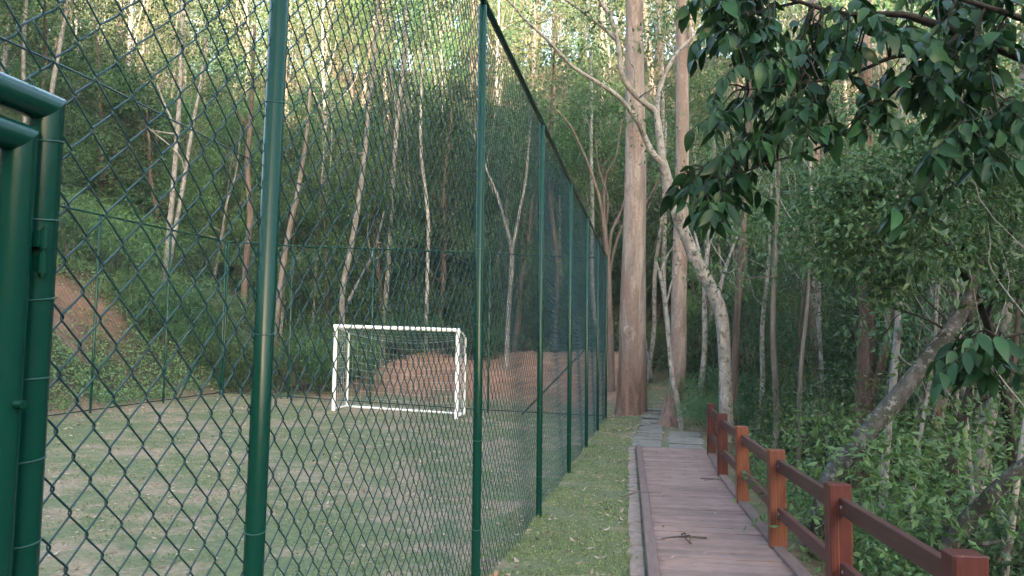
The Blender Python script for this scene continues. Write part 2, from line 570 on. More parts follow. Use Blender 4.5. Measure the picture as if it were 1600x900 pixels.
red_w = np.maximum(red_w, .75 * bare_earth(X, Y) * (.75 + .25 * np.clip(wav(X, Y, 5.0), -1, 1)))
red_w = np.maximum(red_w, .55 * sstep(10.2, 10.8, -X) * (1 - sstep(11.0, 11.7, -X + nz)) * (Y > 0))
red_w = np.maximum(red_w, .35 * sstep(.0, .5, X) * (1 - sstep(.9, 1.4, X)) * sstep(13.2, 15, Y) * (1 - sstep(22, 24, Y)))
strip = sstep(-1.35, -1.0, X) * (1 - sstep(-.1, .3, X))
zone = np.stack([lawn_w, np.clip(red_w, 0, 1), strip, np.ones_like(X)], -1).astype(np.float32)
ca = ground.data.color_attributes.new('zone', 'FLOAT_COLOR', 'POINT')
ca.data.foreach_set('color', zone.ravel())


# ------------------------------------------------------------------ chain link
def chain_link(width, height, wire=.0042, pitch=.0537, sides=3, fine=False, seed=0):
    """flattened-helix pickets hooked into each other, in the local X (along) / Z (up) plane, depth along Y"""
    g = np.random.default_rng(seed)
    mb_ = MB()
    n = int(round(width / pitch))
    m = int(height / pitch)
    px = width / n
    for k in range(n):
        x0 = (k + .5) * px
        z = np.arange(m + 1) * (height / m)
        side = np.where((np.arange(m + 1) + k) % 2 == 0, -1.0, 1.0)
        amp = px * .5 + wire * .42
        if fine:
            pts = []
            for i in range(m + 1):
                s = side[i]
                # round the hook at each knot
                dz = .0055
                dep = wire * .55
                up = 1 if s < 0 else -1
                pts.append((x0 + s * amp * .93, -up * dep, z[i] - dz))
                pts.append((x0 + s * amp * 1.03, 0, z[i]))
                pts.append((x0 + s * amp * .93, up * dep, z[i] + dz))
            p = np.array(pts)
        else:
            p = np.stack([x0 + side * amp, np.zeros(m + 1), z], 1)
        p[:, 2] = np.clip(p[:, 2], 0, height)
        p[:, 0] += .006 * np.sin(p[:, 2] * 2.1 + k * .05) + .003 * np.sin(p[:, 2] * 5.3 + k * .21)
        p[:, 2] += .008 * np.sin(x0 * 3.1 + 1.0) * np.sin(math.pi * p[:, 2] / height)
        p[:, 1] += .022 * np.sin(p[:, 2] * 1.7 + x0 * 2.3) * np.sin(math.pi * x0 / width)
        mb_.tube(p, wire / 2, sides, caps=False)
    return mb_


_mesh_cache = {}


def link_mesh(width, height, wire, sides, fine):
    key = (round(width, 3), round(height, 3), sides, fine)
    if key not in _mesh_cache:
        _mesh_cache[key] = chain_link(width, height, wire, sides=sides, fine=fine).mesh('chain_link_mesh', M['wire'], smooth=fine)
    return _mesh_cache[key]


def vtube(mb_, x, y, z0, z1, r, sides=14):
    b = .3 * r
    mb_.tube([(x, y, z0), (x, y, z1 - b), (x, y, z1)], [r, r, r * .75], sides)
    return mb_


FX, FH, R_POST = -1.085, 3.87, .028
POST_Y = [2.16, 4.99, 7.82, 10.65, 13.48, 16.31, 19.14]
GATE_Y, GATE_H = 1.26, 2.03

tie_me = None


def tie_mesh(r):
    a = np.linspace(0, 2 * math.pi, 15)
    p = np.stack([np.cos(a) * (r + .0015), np.sin(a) * (r + .0015), .004 * np.sin(a)], 1)
    return MB().tube(p, .0016, 5, caps=False).mesh('wire_tie', M['tie'], True)


# the long fence beside the path
side = thing('chain_link_fence', 'tall green chain link fence running along the grass strip beside the boardwalk', 'fence', (FX, 0, 0))
side_posts = []
for y in POST_Y:
    o = vtube(MB(), 0, 0, -.02, FH, R_POST, 18).build('fence_post', M['green'], side, True, loc=(0, y, gh(FX, y)))
    o.rotation_euler = (random.uniform(-.003, .003), random.uniform(-.003, .003), 0)
    side_posts.append(o)
    if y == POST_Y[0]:          # this post leans a little towards the gate at its foot
        o.location.y = y - .075
        o.rotation_euler = (-.020, 0, 0)
gp = MB()
gp.tube([(0, GATE_Y, 0), (0, GATE_Y, GATE_H)], .028, 20)
gp.V[0][:, 2] = np.where(gp.V[0][:, 2] > 1, GATE_H + (gp.V[0][:, 1] - GATE_Y), gp.V[0][:, 2])
gp_o = gp.build('gate_post', M['green'], side, True)
tr = MB(); tr.tube([(0, -2.2, FH + .012), (0, POST_Y[-1], FH + .012)], .024, 12)
tr.build('top_rail', M['green'], side, True)
li = MB(); li.tube([(0, -.6, GATE_H), (0, GATE_Y, GATE_H)], .028, 20)
li.V[0][:, 1] = np.where(li.V[0][:, 1] > 0, GATE_Y + (li.V[0][:, 2] - GATE_H), li.V[0][:, 1])
li.build('gate_lintel', M['green'], side, True)
tw = MB()
for zz in (2.13,):
    tw.tube(np.stack([np.full(40, .03 - .06), np.linspace(-.6, POST_Y[-1], 40), zz + .006 * np.sin(np.arange(40) * 1.9)], 1), .0022, 5, caps=False)
tw.build('tension_wire', M['wire'], side, True)
bw = MB(); bw.tube([(-.03, GATE_Y, .05), (-.03, POST_Y[-1], .05)], .0022, 5)
bw.build('tension_wire', M['wire'], side, True)
bays = [(GATE_Y, POST_Y[0])] + list(zip(POST_Y[:-1], POST_Y[1:]))
for k, (a, b) in enumerate(bays):
    me = link_mesh(b - a, FH - .03, .0046, 5 if k < 2 else (4 if k < 3 else 3), k < 3)
    o = obj('chain_link_mesh', me, side, (-.032, a, .02))
    o.rotation_euler = (0, 0, math.pi / 2)
    o['kind'] = 'stuff'
o = obj('chain_link_mesh', link_mesh(1.86, FH - GATE_H - .03, .0046, 5, True), side, (-.032, GATE_Y - 1.86, GATE_H + .02))
o.rotation_euler = (0, 0, math.pi / 2)
o['kind'] = 'stuff'
t_me = tie_mesh(R_POST)
for z in np.arange(.12, GATE_H - .05, .142):
    o = obj('wire_tie', t_me, gp_o, (0, GATE_Y, z)); o.rotation_euler = (.10 * random.uniform(-1, 1), .12 * random.uniform(-1, 1), 0)
for po in side_posts[:4]:
    for z in np.arange(.45, FH, .62):
        o = obj('wire_tie', t_me, po, (0, 0, z + random.uniform(-.08, .08))); o.rotation_euler = (.10, .08, 0)

# the gate leaf beside the gate post
GL = GATE_Y - .064
gate = thing('gate', 'dark green tubular gate leaf hung on the gate post of the chain link fence', 'gate', (FX + .004, 0, 0))
fr = MB()
GT = GATE_H - .073
fr.tube([(0, GL, .06), (0, GL, GT)], .028, 20)
fr.V[0][:, 2] = np.where(fr.V[0][:, 2] > 1, GT + (fr.V[0][:, 1] - GL), fr.V[0][:, 2])
fr.build('gate_stile', M['green'], gate, True)
fr = MB(); fr.tube([(0, GL - 1.05, GT), (0, GL, GT)], .028, 20)
fr.V[0][:, 1] = np.where(fr.V[0][:, 1] > GL - .5, GL + (fr.V[0][:, 2] - GT), fr.V[0][:, 1])
fr.build('gate_top_tube', M['green'], gate, True)
fr = MB(); fr.tube([(0, GL - 1.05, .09), (0, GL + .026, .09)], .028, 20)
fr.build('gate_bottom_tube', M['green'], gate, True)
fr = MB(); fr.tube([(0, GL - 1.05, .06), (0, GL - 1.05, GT + .02)], .0285, 20)
fr.build('gate_stile', M['green'], gate, True)
o = obj('chain_link_mesh', link_mesh(.99, GATE_H - .25, .0046, 4, True), gate, (-.032, GL - 1.02, .12))
o.rotation_euler = (0, 0, math.pi / 2); o['kind'] = 'stuff'
for z in (1.765, .45):
    hg = MB()
    hy = (GATE_Y + GL) / 2 + .006
    hg.tube([(.027, hy, z - .04), (.027, hy, z - .003)], .0075, 10)
    hg.tube([(.027, hy, z + .003), (.027, hy, z + .036)], .0075, 10)
    hg.box((.0, hy, z - .036), (.026, hy + .012, z - .008))
    hg.box((.0, hy - .012, z + .006), (.026, hy, z + .034))
    hg_o = hg.build('hinge', M['green'], gate, False)
    MB().tube([(.027, hy, z - .046), (.027, hy, z + .042)], .004, 8).build('hinge_pin', M['green'], hg_o, True)
bt = MB(); bt.tube([(.02, GL - .004, 1.50), (.042, GL - .004, 1.50)], .008, 8)
bt.build('bolt', M['green'], gate, True)


# the fences across the far end and along the far side
def far_fence(name, label, pts, braces, mesh_bays):
    p0 = pts[0]
    base = np.array([p0[0], p0[1], 0])
    t = thing(name, label, 'fence', base)
    H = 3.8
    tops = []
    for (x, y) in pts:
        z = gh(x, y)
        vtube(MB(), 0, 0, -.05, H, .025, 10).build('fence_post', M['green'], t, True, loc=(x - base[0], y - base[1], z))
        tops.append((x - base[0], y - base[1], z + H))
    MB().tube(tops, .021, 8).build('top_rail', M['green'], t, True)
    for a, b in zip(pts[:-1], pts[1:]):
        za, zb = gh(*a), gh(*b)
        w = math.hypot(b[0] - a[0], b[1] - a[1])
        me = link_mesh(w, H - .04, .0044, 3, False)
        o = obj('chain_link_mesh', me, t, (a[0] - base[0], a[1] - base[1], za + .03))
        o.rotation_euler = (0, 0, math.atan2(b[1] - a[1], b[0] - a[0]))
        o['kind'] = 'stuff'
    for (a, b) in braces:
        MB().tube([np.array(a) - base, np.array(b) - base], .021, 8).build('brace', M['green'], t, True)
    MB().tube([(x - base[0], y - base[1], gh(x, y) + .06) for x, y in pts], .012, 6).build('bottom_rail', M['green'], t, True)
    return t


BC = (-10.45, 18.35)
bpts = [(FX - .06, 19.12), (-3.85, 18.78), (-6.75, 18.68), (-8.85, 18.62), BC]
far_fence('chain_link_fence', 'green chain link fence across the far end of the pitch behind the white goal', bpts,
          [((-1.2, 19.09, 2.05), (-3.05, 18.86, gh(-3.05, 18.86))),
           ((-10.36, 18.38, gh(*BC) + 2.05), (-9.0, 18.58, gh(-9.0, 18.6)))], True)
lpts = [(-10.48, 18.30), (-10.5, 16.0), (-10.5, 13.7), (-10.5, 11.4), (-10.5, 9.1)]
far_fence('chain_link_fence', 'green chain link fence below the grassy bank at the far side of the pitch', lpts,
          [((-10.48, 18.2, gh(*BC) + 2.05), (-10.47, 16.5, gh(-10.47, 16.5)))], True)

# ------------------------------------------------------------------ goal
gl0 = P(521, 640, 17.6); gr0 = P(713, 649, 17.2)
gdir = gr0 - gl0; gw = math.hypot(gdir[0], gdir[1]); grz = math.atan2(gdir[1], gdir[0])
gbase = np.array([gl0[0], gl0[1], gh(gl0[0], gl0[1])])
GHt = 1.86
goal = thing('football_goal', 'white steel football goal with a sagging net, standing before the far fence', 'goal', gbase, grz)
zr = gh(gr0[0], gr0[1]) - gbase[2]
rp = .042
MB().tube([(0, 0, 0), (0, 0, GHt)], rp, 14).build('goal_post', M['white'], goal, True)
MB().tube([(gw, 0, zr), (gw, 0, GHt + zr * .6)], rp, 14).build('goal_post', M['white'], goal, True)
MB().tube([(-rp, 0, GHt), (gw + rp, 0, GHt + zr * .6)], rp, 14).build('crossbar', M['white'], goal, True)
DB = .85
for x, zb in ((0, .02), (gw, zr + .02)):
    MB().tube([(x, .03, GHt - .01 + (zr * .6 if x else 0)), (x, DB * .55, GHt - .05 + (zr * .6 if x else 0)), (x, DB, GHt - .16 + (zr * .6 if x else 0)), (x, DB, zb)], .026, 10).build('back_stay', M['white'], goal, True)
    MB().tube([(x, .03, zb + .03), (x, DB, zb + .03)], .024, 10).build('ground_bar', M['white'], goal, True)
MB().tube([(0, DB, .045), (gw, DB, zr + .045)], .026, 10).build('back_bar', M['white'], goal, True)
net = MB()
nxn, nzn = 26, 15
for i in range(nxn + 1):
    x = gw * i / nxn
    prof = []
    for s in np.linspace(0, 1, 16):
        if s < .3:
            yy = DB * s / .3; zz = GHt - .02 - .14 * (s / .3) - .16 * math.sin(math.pi * s / .6) * math.sin(math.pi * i / nxn)
        else:
            q_ = (s - .3) / .7
            yy = DB + .12 * math.sin(math.pi * q_) * math.sin(math.pi * i / nxn)
            zz = (GHt - .16) * (1 - q_) + .05 - .16 * (1 - q_) * math.sin(math.pi * i / nxn)
        prof.append((x, yy, zz + zr * i / nxn))
    net.tube(prof, .0011, 3, caps=False)
for s in np.linspace(.04, .98, nzn):
    row = []
    for i in range(0, nxn + 1):
        x = gw * i / nxn; sag = math.sin(math.pi * i / nxn)
        if s < .3:
            yy = DB * s / .3; zz = GHt - .02 - .14 * (s / .3) - .16 * math.sin(math.pi * s / .6) * sag
        else:
            q_ = (s - .3) / .7
            yy = DB + .12 * math.sin(math.pi * q_) * sag
            zz = (GHt - .16) * (1 - q_) + .05 - .16 * (1 - q_) * sag
        row.append((x, yy, zz + zr * i / nxn))
    net.tube(row, .0018, 3, caps=False)
for xs, zb in ((0, 0), (gw, zr)):
    for z in np.arange(.12, GHt - .1, .12):
        net.tube([(xs, .02, z + zb), (xs, DB * .5, z + zb - .02), (xs, DB, z + zb)], .0022, 3, caps=False)
    for y in np.arange(.1, DB, .12):
        net.tube([(xs, y, .05 + zb), (xs, y, GHt - .1 + zb)], .0022, 3, caps=False)
tag(net.build('net', M['cord'], goal), kind='stuff')

# ------------------------------------------------------------------ boardwalk
def XL(y): return float(np.interp(y, [-1, 5.6, 13.5], [.20, -.03, -.27]))
def XR(y): return float(np.interp(y, [-1, 3.6, 5.2, 6.9, 8.8, 10.5, 12.9], [1.50, 1.22, 1.085, .985, .915, .87, .88]))


DECK_Y0, DECK_Y1, DZ = -1.2, 13.55, .05
deck = thing('boardwalk', 'weathered reddish wooden boardwalk with cross boards leading to the stone slabs', 'boardwalk', (0, 0, 0))
board_me = MB().box((-.5, -.5, -.5), (.5, .5, .5)).mesh('deck_board', M['deck'])
board_ms = []
for k in range(4):
    bm_ = MB().box((-.5, -.5, -.5), (.5, .5, .5), bevel=.02)
    v = bm_.V[0]; v[:, 2] += .05 * np.sin(v[:, 0] * 5 + k) * (v[:, 2] > 0)
    board_ms.append(bm_.mesh('deck_board', M['deck']))
y = DECK_Y0
i = 0
while y < DECK_Y1:
    w = .112
    xl, xr = XL(y) + .085, XR(y) - .02
    o = obj('deck_board', board_ms[i % 4], deck, ((xl + xr) / 2, y, DZ - .017 + random.uniform(-.004, .004)))
    o.scale = (xr - xl + random.uniform(-.01, .01), w - .010, .034)
    o.rotation_euler = (0, random.uniform(-.003, .003), .02 + random.uniform(-.004, .004))
    y += w; i += 1
# joists and the long edge timbers
for off in (.25, .75):
    pth = [(XL(yy) * (1 - off) + XR(yy) * off, yy, -.04) for yy in (DECK_Y0, 5.6, 9, DECK_Y1)]
    for a, b in zip(pth[:-1], pth[1:]):
        d_ = math.atan2(-(b[0] - a[0]), b[1] - a[1]); L_ = math.hypot(b[0] - a[0], b[1] - a[1])
        Mx = Matrix.Translation(a) @ Matrix.Rotation(d_, 4, 'Z')
        MB().box((-.04, 0, -.07), (.04, L_, .05), Mx).build('joist', M['kerb'], deck)


def edge_timber(ya, yb, fx, wd, z0, z1, name='edge_timber'):
    a = (fx(ya), ya, 0); b = (fx(yb), yb, 0)
    d_ = math.atan2(-(b[0] - a[0]), b[1] - a[1]); L_ = math.hypot(b[0] - a[0], b[1] - a[1])
    o = MB().box((-wd / 2, 0, z0), (wd / 2, L_ - .008, z1), bevel=.006).build(name, M['kerb'], deck, loc=a)
    o.rotation_euler = (0, 0, d_ + random.uniform(-.002, .002))


ys = [DECK_Y0, 2.4, 4.9, 7.1, 9.6, 11.6, DECK_Y1]
for a, b in zip(ys[:-1], ys[1:]):
    edge_timber(a, b, lambda y_: XL(y_) + .045, .085, -.06, DZ + .022 + random.uniform(0, .006))

# railing on the ravine side
RP = [(1.42, .55), (1.32, 2.05), (1.215, 3.50), (1.09, 5.13), (.99, 6.84), (.925, 8.80), (.875, 10.6), (.885, 12.75)]
RH = .80
rail = thing('railing', 'red stained timber railing along the ravine side of the boardwalk', 'railing', (0, 0, 0))
post_ms = []
post_worn_me = MB().box((-.064, -.064, -1.2), (.064, .064, RH), bevel=.006).mesh('railing_post', M['post_worn'])
for k in range(3):
    post_ms.append(MB().box((-.064, -.064, -1.2), (.064, .064, RH), bevel=.006).mesh('railing_post', M['post']))
for k, (x, y) in enumerate(RP):
    nx_, ny_ = RP[min(k + 1, len(RP) - 1)]; px_, py_ = RP[max(k - 1, 0)]
    o = obj('railing_post', post_worn_me if k in (4, 5) else post_ms[k % 3], rail, (x, y, DZ - .02 + random.uniform(-.008, .008)))
    o.rotation_euler = (random.uniform(-.008, .008), random.uniform(-.008, .008), math.atan2(-(nx_ - px_), ny_ - py_) + random.uniform(-.03, .03))
for a, b in zip(RP[:-1], RP[1:]):
    d_ = math.atan2(-(b[0] - a[0]), b[1] - a[1]); L_ = math.hypot(b[0] - a[0], b[1] - a[1])
    for zc, hh in ((.655, .098), (.29, .09)):
        o = MB().box((-.022, .055, -hh / 2), (.022, L_ - .055, hh / 2), bevel=.004).build('railing_rail', M['rail'], rail, loc=(a[0] + .012, a[1], DZ + zc))
        o.rotation_euler = (random.uniform(-.004, .004), 0, d_)
        for f_ in (.10, L_ - .10):
            MB().tube([(-.021, f_, 0), (-.028, f_, 0)], .010, 6).build('bolt', M['bolt'], o)
    o = MB().box((-.05, .07, -.06), (.05, L_ - .07, DZ + .028), bevel=.005).build('kerb_timber', M['kerb'], rail, loc=(a[0] - .005, a[1], 0))
    o.rotation_euler = (0, 0, d_)

# crumbling concrete edging between the grass and the deck
edging = thing('edging_strip', 'narrow crumbling pale concrete edging between the grass strip and the boardwalk', 'edging', (0, 0, 0))
yy = 1.0
while yy < 13.4:
    L_ = random.uniform(.22, .55)
    w1 = random.uniform(.095, .115)
    bmk = MB().box((-w1, 0, -.08), (0, L_ - random.uniform(.0, .015), .012 + random.uniform(0, .01)), bevel=.008)
    v = bmk.V[0]; v[:, 0] -= (v[:, 0] < -.03) * RNG.uniform(0, .02, len(v)); v[:, 2] += RNG.uniform(-.003, .003, len(v))
    o = bmk.build('concrete_block', M['edging'], edging, loc=(XL(yy) - .012, yy, 0))
    o.rotation_euler = (0, 0, .031 + random.uniform(-.02, .02))
    yy += L_

# stone slabs beyond the boardwalk
slabs = thing('slab_path', 'path of uneven grey stone slabs between the boardwalk and the eucalyptus trunks', 'path', (0, 13.6, 0))
def slab(x, y, w, l, rz):
    bmk = MB().box((-w / 2, -l / 2, -.05), (w / 2, l / 2, .0), bevel=.012)
    v = bmk.V[0]; v[:, :2] += RNG.uniform(-.018, .018, (len(v), 2))
    o = bmk.build('slab', M['slab'], slabs, loc=(x, y - 13.6, gh(x, y) + .032 + random.uniform(-.006, .008)))
    o.rotation_euler = (random.uniform(-.015, .015), random.uniform(-.015, .015), rz)
yy = 13.95
k = 0
while yy < 20.6:
    l = random.uniform(.50, .62)
    slab(-.10 + .02 * (yy - 14), yy, random.uniform(.46, .54), l - .13, random.uniform(-.05, .05))
    if yy < 16.6:
        slab(.56 + .03 * (yy - 14), yy + .1, random.uniform(.54, .62), l - .13, random.uniform(-.05, .05))
    yy += l; k += 1

# ------------------------------------------------------------------ foliage builders
def rand_dirs(n, g):
    v = g.normal(size=(n, 3)); return v / np.linalg.norm(v, axis=1)[:, None]


def leaf_clumps(mb_, centers, radii, per, size, g, droop=.4, aspect=.42, flat=.75, up=0.0):
    centers = np.asarray(centers, float); K = len(centers)
    per = np.broadcast_to(per, (K,)).astype(int)
    idx = np.repeat(np.arange(K), per); n = len(idx)
    d = rand_dirs(n, g)
    rr = np.broadcast_to(radii, (K,))[idx] * g.random(n) ** .45
    off = d * rr[:, None]; off[:, 2] *= flat
    c = centers[idx] + off
    u = d * .7 + rand_dirs(n, g) * .8
    u[:, 2] -= droop
    s = np.cross(u, np.array([0, 0, 1.0]) + .9 * rand_dirs(n, g))
    clump_tone = g.random(K)[idx]
    lv = np.clip(.55 * clump_tone + .45 * g.random(n) + up * d[:, 2], 0, 1)
    sz = size * g.uniform(.6, 1.25, n)
    mb_.leaves(c, u, s, sz, sz * aspect * g.uniform(.8, 1.2, n), .2, lv)


def limb(mb_, a, b, r0, r1, g, sag=.1, sides=6, per=4):
    a = np.asarray(a, float); b = np.asarray(b, float)
    L_ = np.linalg.norm(b - a)
    m1 = a * .66 + b * .34 + g.normal(size=3) * L_ * .06 + np.array([0, 0, -sag * L_ * .4])
    m2 = a * .33 + b * .67 + g.normal(size=3) * L_ * .06 + np.array([0, 0, -sag * L_ * .2])
    p = catmull([a, m1, m2, b], per)
    mb_.tube(p, np.linspace(r0, r1, len(p)), sides)


def make_tree(h, r, seed, bark, leaf, crown_lo=.45, crown_r=2.0, clumps=26, per=130, size=.11, lean=.06, droop=.4,
              clump_r=.75, aspect=.42, limbs=9, fork=False):
    """tree standing at the origin: (trunk mesh, crown mesh)"""
    g = np.random.default_rng(seed)
    tk = MB(); cr = MB()
    n = 7
    t = np.linspace(0, 1, n)
    path = np.stack([np.cumsum(g.normal(0, .018 * h / 2, n)) * (t > 0) + g.normal(0, lean) * h * t, np.cumsum(g.normal(0, .018 * h / 2, n)) * (t > 0)
                     + g.normal(0, lean) * h * t, h * t - .25], 1)
    path[0, :2] = 0
    pp = catmull(path, 4)
    tt = np.linspace(0, 1, len(pp))
    rad = r * (1 - .8 * tt) * (1 + .45 * np.exp(-tt * 26))
    tk.tube(pp, rad, 9, wob=.04, seed=seed)
    top = pp[-1]
    cs = []
    for k in range(clumps):
        zt = g.uniform(crown_lo, 1.03)
        base = pp[int(min(zt * .92, .98) * (len(pp) - 1))]
        prof = math.sin(math.pi * min(1, max(0.08, (zt - crown_lo + .06) / (1.12 - crown_lo)))) ** .6
        a = g.uniform(0, 2 * math.pi)
        rr = crown_r * prof * math.sqrt(g.uniform(.08, 1))
        c = np.array([base[0] + rr * math.cos(a), base[1] + rr * math.sin(a), zt * h + g.normal(0, .25)])
        cs.append(c)
        if k < limbs:
            st = pp[int(max(.3, zt - .16) * (len(pp) - 1))]
            limb(tk, st, c, r * .30 * (1.1 - zt * .6), r * .05, g, .05, 5)
    cs = np.array(cs)
    leaf_clumps(cr, cs, g.uniform(.6, 1.25, len(cs)) * clump_r, per, size, g, droop, aspect)
    return tk.mesh('trunk', bark, True), cr.mesh('crown', leaf, False, True)


def make_shrub(h, w, seed, leaf, bark, clumps=14, per=130, size=.08, droop=.2, aspect=.45, stems=5):
    g = np.random.default_rng(seed)
    tk = MB(); cr = MB()
    cs = []
    for k in range(clumps):
        a = g.uniform(0, 6.28); rr = w * math.sqrt(g.random())
        cs.append((rr * math.cos(a), rr * math.sin(a), h * g.uniform(.18, .95) * (1 - .3 * rr / w)))
    for k in range(stems):
        limb(tk, (g.normal(0, .06), g.normal(0, .06), -.15), cs[k], .018, .006, g, -.05, 5)
    leaf_clumps(cr, cs, g.uniform(.6, 1.2, clumps) * h * .27, per, size, g, droop, aspect)
    return tk.mesh('stem', bark, True), cr.mesh('foliage', leaf, False, True)


ALL_WOOD = []          # (object, look, anchor point) for labelling


def place_tree(name, meshes, loc, rz, s, look, cat='tree', group=None, part=('trunk', 'crown')):
    o = thing(name, None, cat, loc, rz, group)
    o.scale = (s, s, s) if np.isscalar(s) else s
    for nm, me in zip(part, meshes):
        obj(nm, me, o)
    ALL_WOOD.append((o, look, cat))
    return o


# kinds of tree in the wood
SLIM = [make_tree(12.5 + k, .075 + .009 * k, 100 + k, M['bark_pale'] if k % 3 else M['bark_grey'], M['leaf_mid'] if k % 2 else M['leaf_olive'], .34, 1.75, 38, 150, .125, .05, .5, .72) for k in range(5)]
DARK = [make_tree(7.5 + .8 * k, .13, 200 + k, M['bark_brown'], M['leaf_dark'] if k % 2 else M['leaf_mid'], .12, 2.3, 62, 270, .105, .05, .35, .78, .45, 12) for k in range(4)]
FEATH = [make_tree(6 + .9 * k, .07, 300 + k, M['bark_pale'], M['leaf_light'] if k % 2 else M['leaf_mid'], .18, 1.8, 48, 260, .115, .09, .7, .65, .24, 12) for k in range(3)]
GUM = [make_tree(19 + 1.5 * k, .20, 400 + k, M['bark_gum'], M['leaf_olive'] if k else M['leaf_light'], .45, 2.6, 52, 160, .18, .03, .8, .9, .28, 11) for k in range(3)]
SHRUB = [make_shrub(1.7, 1.0, 500 + k, [M['leaf_mid'], M['leaf_dark'], M['leaf_light'], M['leaf_mid']][k], M['bark_brown'], 18, 240, [.062, .068, .062, .05][k]) for k in range(4)]
SAP = [make_tree(4.6 + .8 * k, .026 + .004 * k, 600 + k, M['bark_pale'] if k != 1 else M['bark_brown'], M['leaf_mid'], .5, 1.0, 14, 50, .09, .10, .5, .45, .4, 10) for k in range(4)]
FERN = [make_shrub(1.5, .9, 520 + k, M['leaf_light'], M['bark_brown'], 16, 170, .10, .7, .18) for k in range(2)]


# ------------------------------------------------------------------ the trees that can be picked out
def px_path(pts, sink=True):
    """[(px, py, depth, width px)] -> smooth world path and radii"""
    W_ = np.array([P(a, b, d) for a, b, d, w in pts])
    R_ = np.array([w * d / F_PX / 2 * (.78 if d > 21 else 1) for a, b, d, w in pts])
    pp = catmull(W_, 5)
    rr = np.interp(np.linspace(0, 1, len(pp)), np.linspace(0, 1, len(R_)), R_)
    return pp, rr


def traced_tree(name, label, stems, bark, leaf=None, crown=None, cat='tree', sides=12, wob=.035, seed=1, flare=.0, twigs=None):
    """a tree from the lines of its trunk and boughs; the first stem is rooted in the ground"""
    g = np.random.default_rng(seed)
    pp, rr = px_path(stems[0])
    zg = gh(pp[0][0], pp[0][1])
    if pp[0][2] > zg - .1:      # carry the trunk down into the ground
        d_ = pp[0] - pp[1]; d_ = d_ / np.linalg.norm(d_)
        d_ = d_ * .4 + np.array([0, 0, -1.0]); d_ /= np.linalg.norm(d_)
        foot = pp[0].copy(); add = []; guard = 0
        while foot[2] > gh(foot[0], foot[1]) - .2 and guard < 60:
            foot = foot + d_ * .25; add.append(foot.copy()); guard += 1
        add = add[::-1]
        rr = np.concatenate([rr[0] * np.linspace(1.0 + .015 * len(add), 1.0, len(add), endpoint=False), rr])
        pp = np.vstack([add, pp])
    base = np.array([pp[0][0], pp[0][1], gh(pp[0][0], pp[0][1])])
    t = thing(name, label, cat, base)
    tk = MB()
    if flare:
        z = pp[:, 2] - base[2]
        rr = rr * (1 + flare * np.exp(-np.maximum(z, 0) / .35))
    tk.tube(pp - base, rr, sides + 4, wob=wob, seed=seed)
    for st in stems[1:]:
        p2, r2 = px_path(st)
        tk.tube(p2 - base, r2, max(6, sides - 3), wob=wob, seed=seed + 3)
    if twigs:
        for _ in range(twigs):
            st = stems[g.integers(len(stems))]
            p2, r2 = px_path(st)
            k = g.integers(len(p2) // 3, len(p2))
            e = p2[k] + (rand_dirs(1, g)[0] + np.array([0, 0, .5])) * g.uniform(.4, 1.1)
            limb(tk, p2[k] - base, e - base, r2[k] * .4, .006, g, 0, 5)
    tk.build('trunk', bark, t, True)
    if crown is not None:
        cr = MB()
        cs = np.array([P(a, b, d) for a, b, d, _r in crown]) - base
        rad = np.array([c[3] for c in crown])
        crown_opts = leaf[1] if isinstance(leaf, tuple) else {}
        lm = leaf[0] if isinstance(leaf, tuple) else leaf
        leaf_clumps(cr, cs, rad, crown_opts.get('per', 140), crown_opts.get('size', .11), g, crown_opts.get('droop', .5), crown_opts.get('aspect', .4))
        cr.build('crown', lm, t, False, True)
    return t


def high_crown(px, py, d, n, spread, seed):
    """clumps round a point above the picture, for trunks whose crowns lie out of sight"""
    g = np.random.default_rng(seed)
    return [(px + g.normal(0, spread) * F_PX / d, py + g.normal(0, spread * .55) * F_PX / d, d + g.normal(0, spread * .8), g.uniform(.6, 1.1)) for _ in range(n)]


OL = (M['leaf_olive'], dict(size=.16, aspect=.25, droop=.8, per=120))
traced_tree('eucalyptus_tree', 'thickest eucalyptus trunk with reddish peeling foot, rising right beside the far fence corner', [
    [(986, 664, 19.4, 52), (987, 640, 19.4, 47), (988, 600, 19.4, 45), (989, 500, 19.4, 41), (991, 400, 19.4, 37), (993, 250, 19.4, 33), (992, 100, 19.4, 29), (990, 0, 19.4, 27), (985, -220, 19.4, 22), (980, -420, 19.4, 15)],
    [(991, -60, 19.4, 12), (1030, -180, 19.2, 9), (1075, -330, 19, 5)], [(988, -120, 19.4, 12), (930, -260, 19.6, 9), (880, -380, 19.8, 5)]],
    M['bark_euc'], OL, high_crown(980, -330, 19.4, 26, 1.9, 1), seed=5, flare=.06, wob=.035, sides=18)
burl = MB()
bp = P(987, 515, 19.12)
a_ = np.linspace(0, 2 * math.pi, 13)
burl_o = bpy.data.objects['eucalyptus_tree']
bp_l = bp - np.array(burl_o.location)
burl.tube([bp_l + np.array([.01 * k, -.02 * k, .004 * k]) for k in (-3, 0, 1, 1.6, 1.7, .6)], [.18, .14, .10, .07, .05, .02], 13, wob=.10, seed=4)
burl.build('burl', M['bark_euc'], burl_o, True)
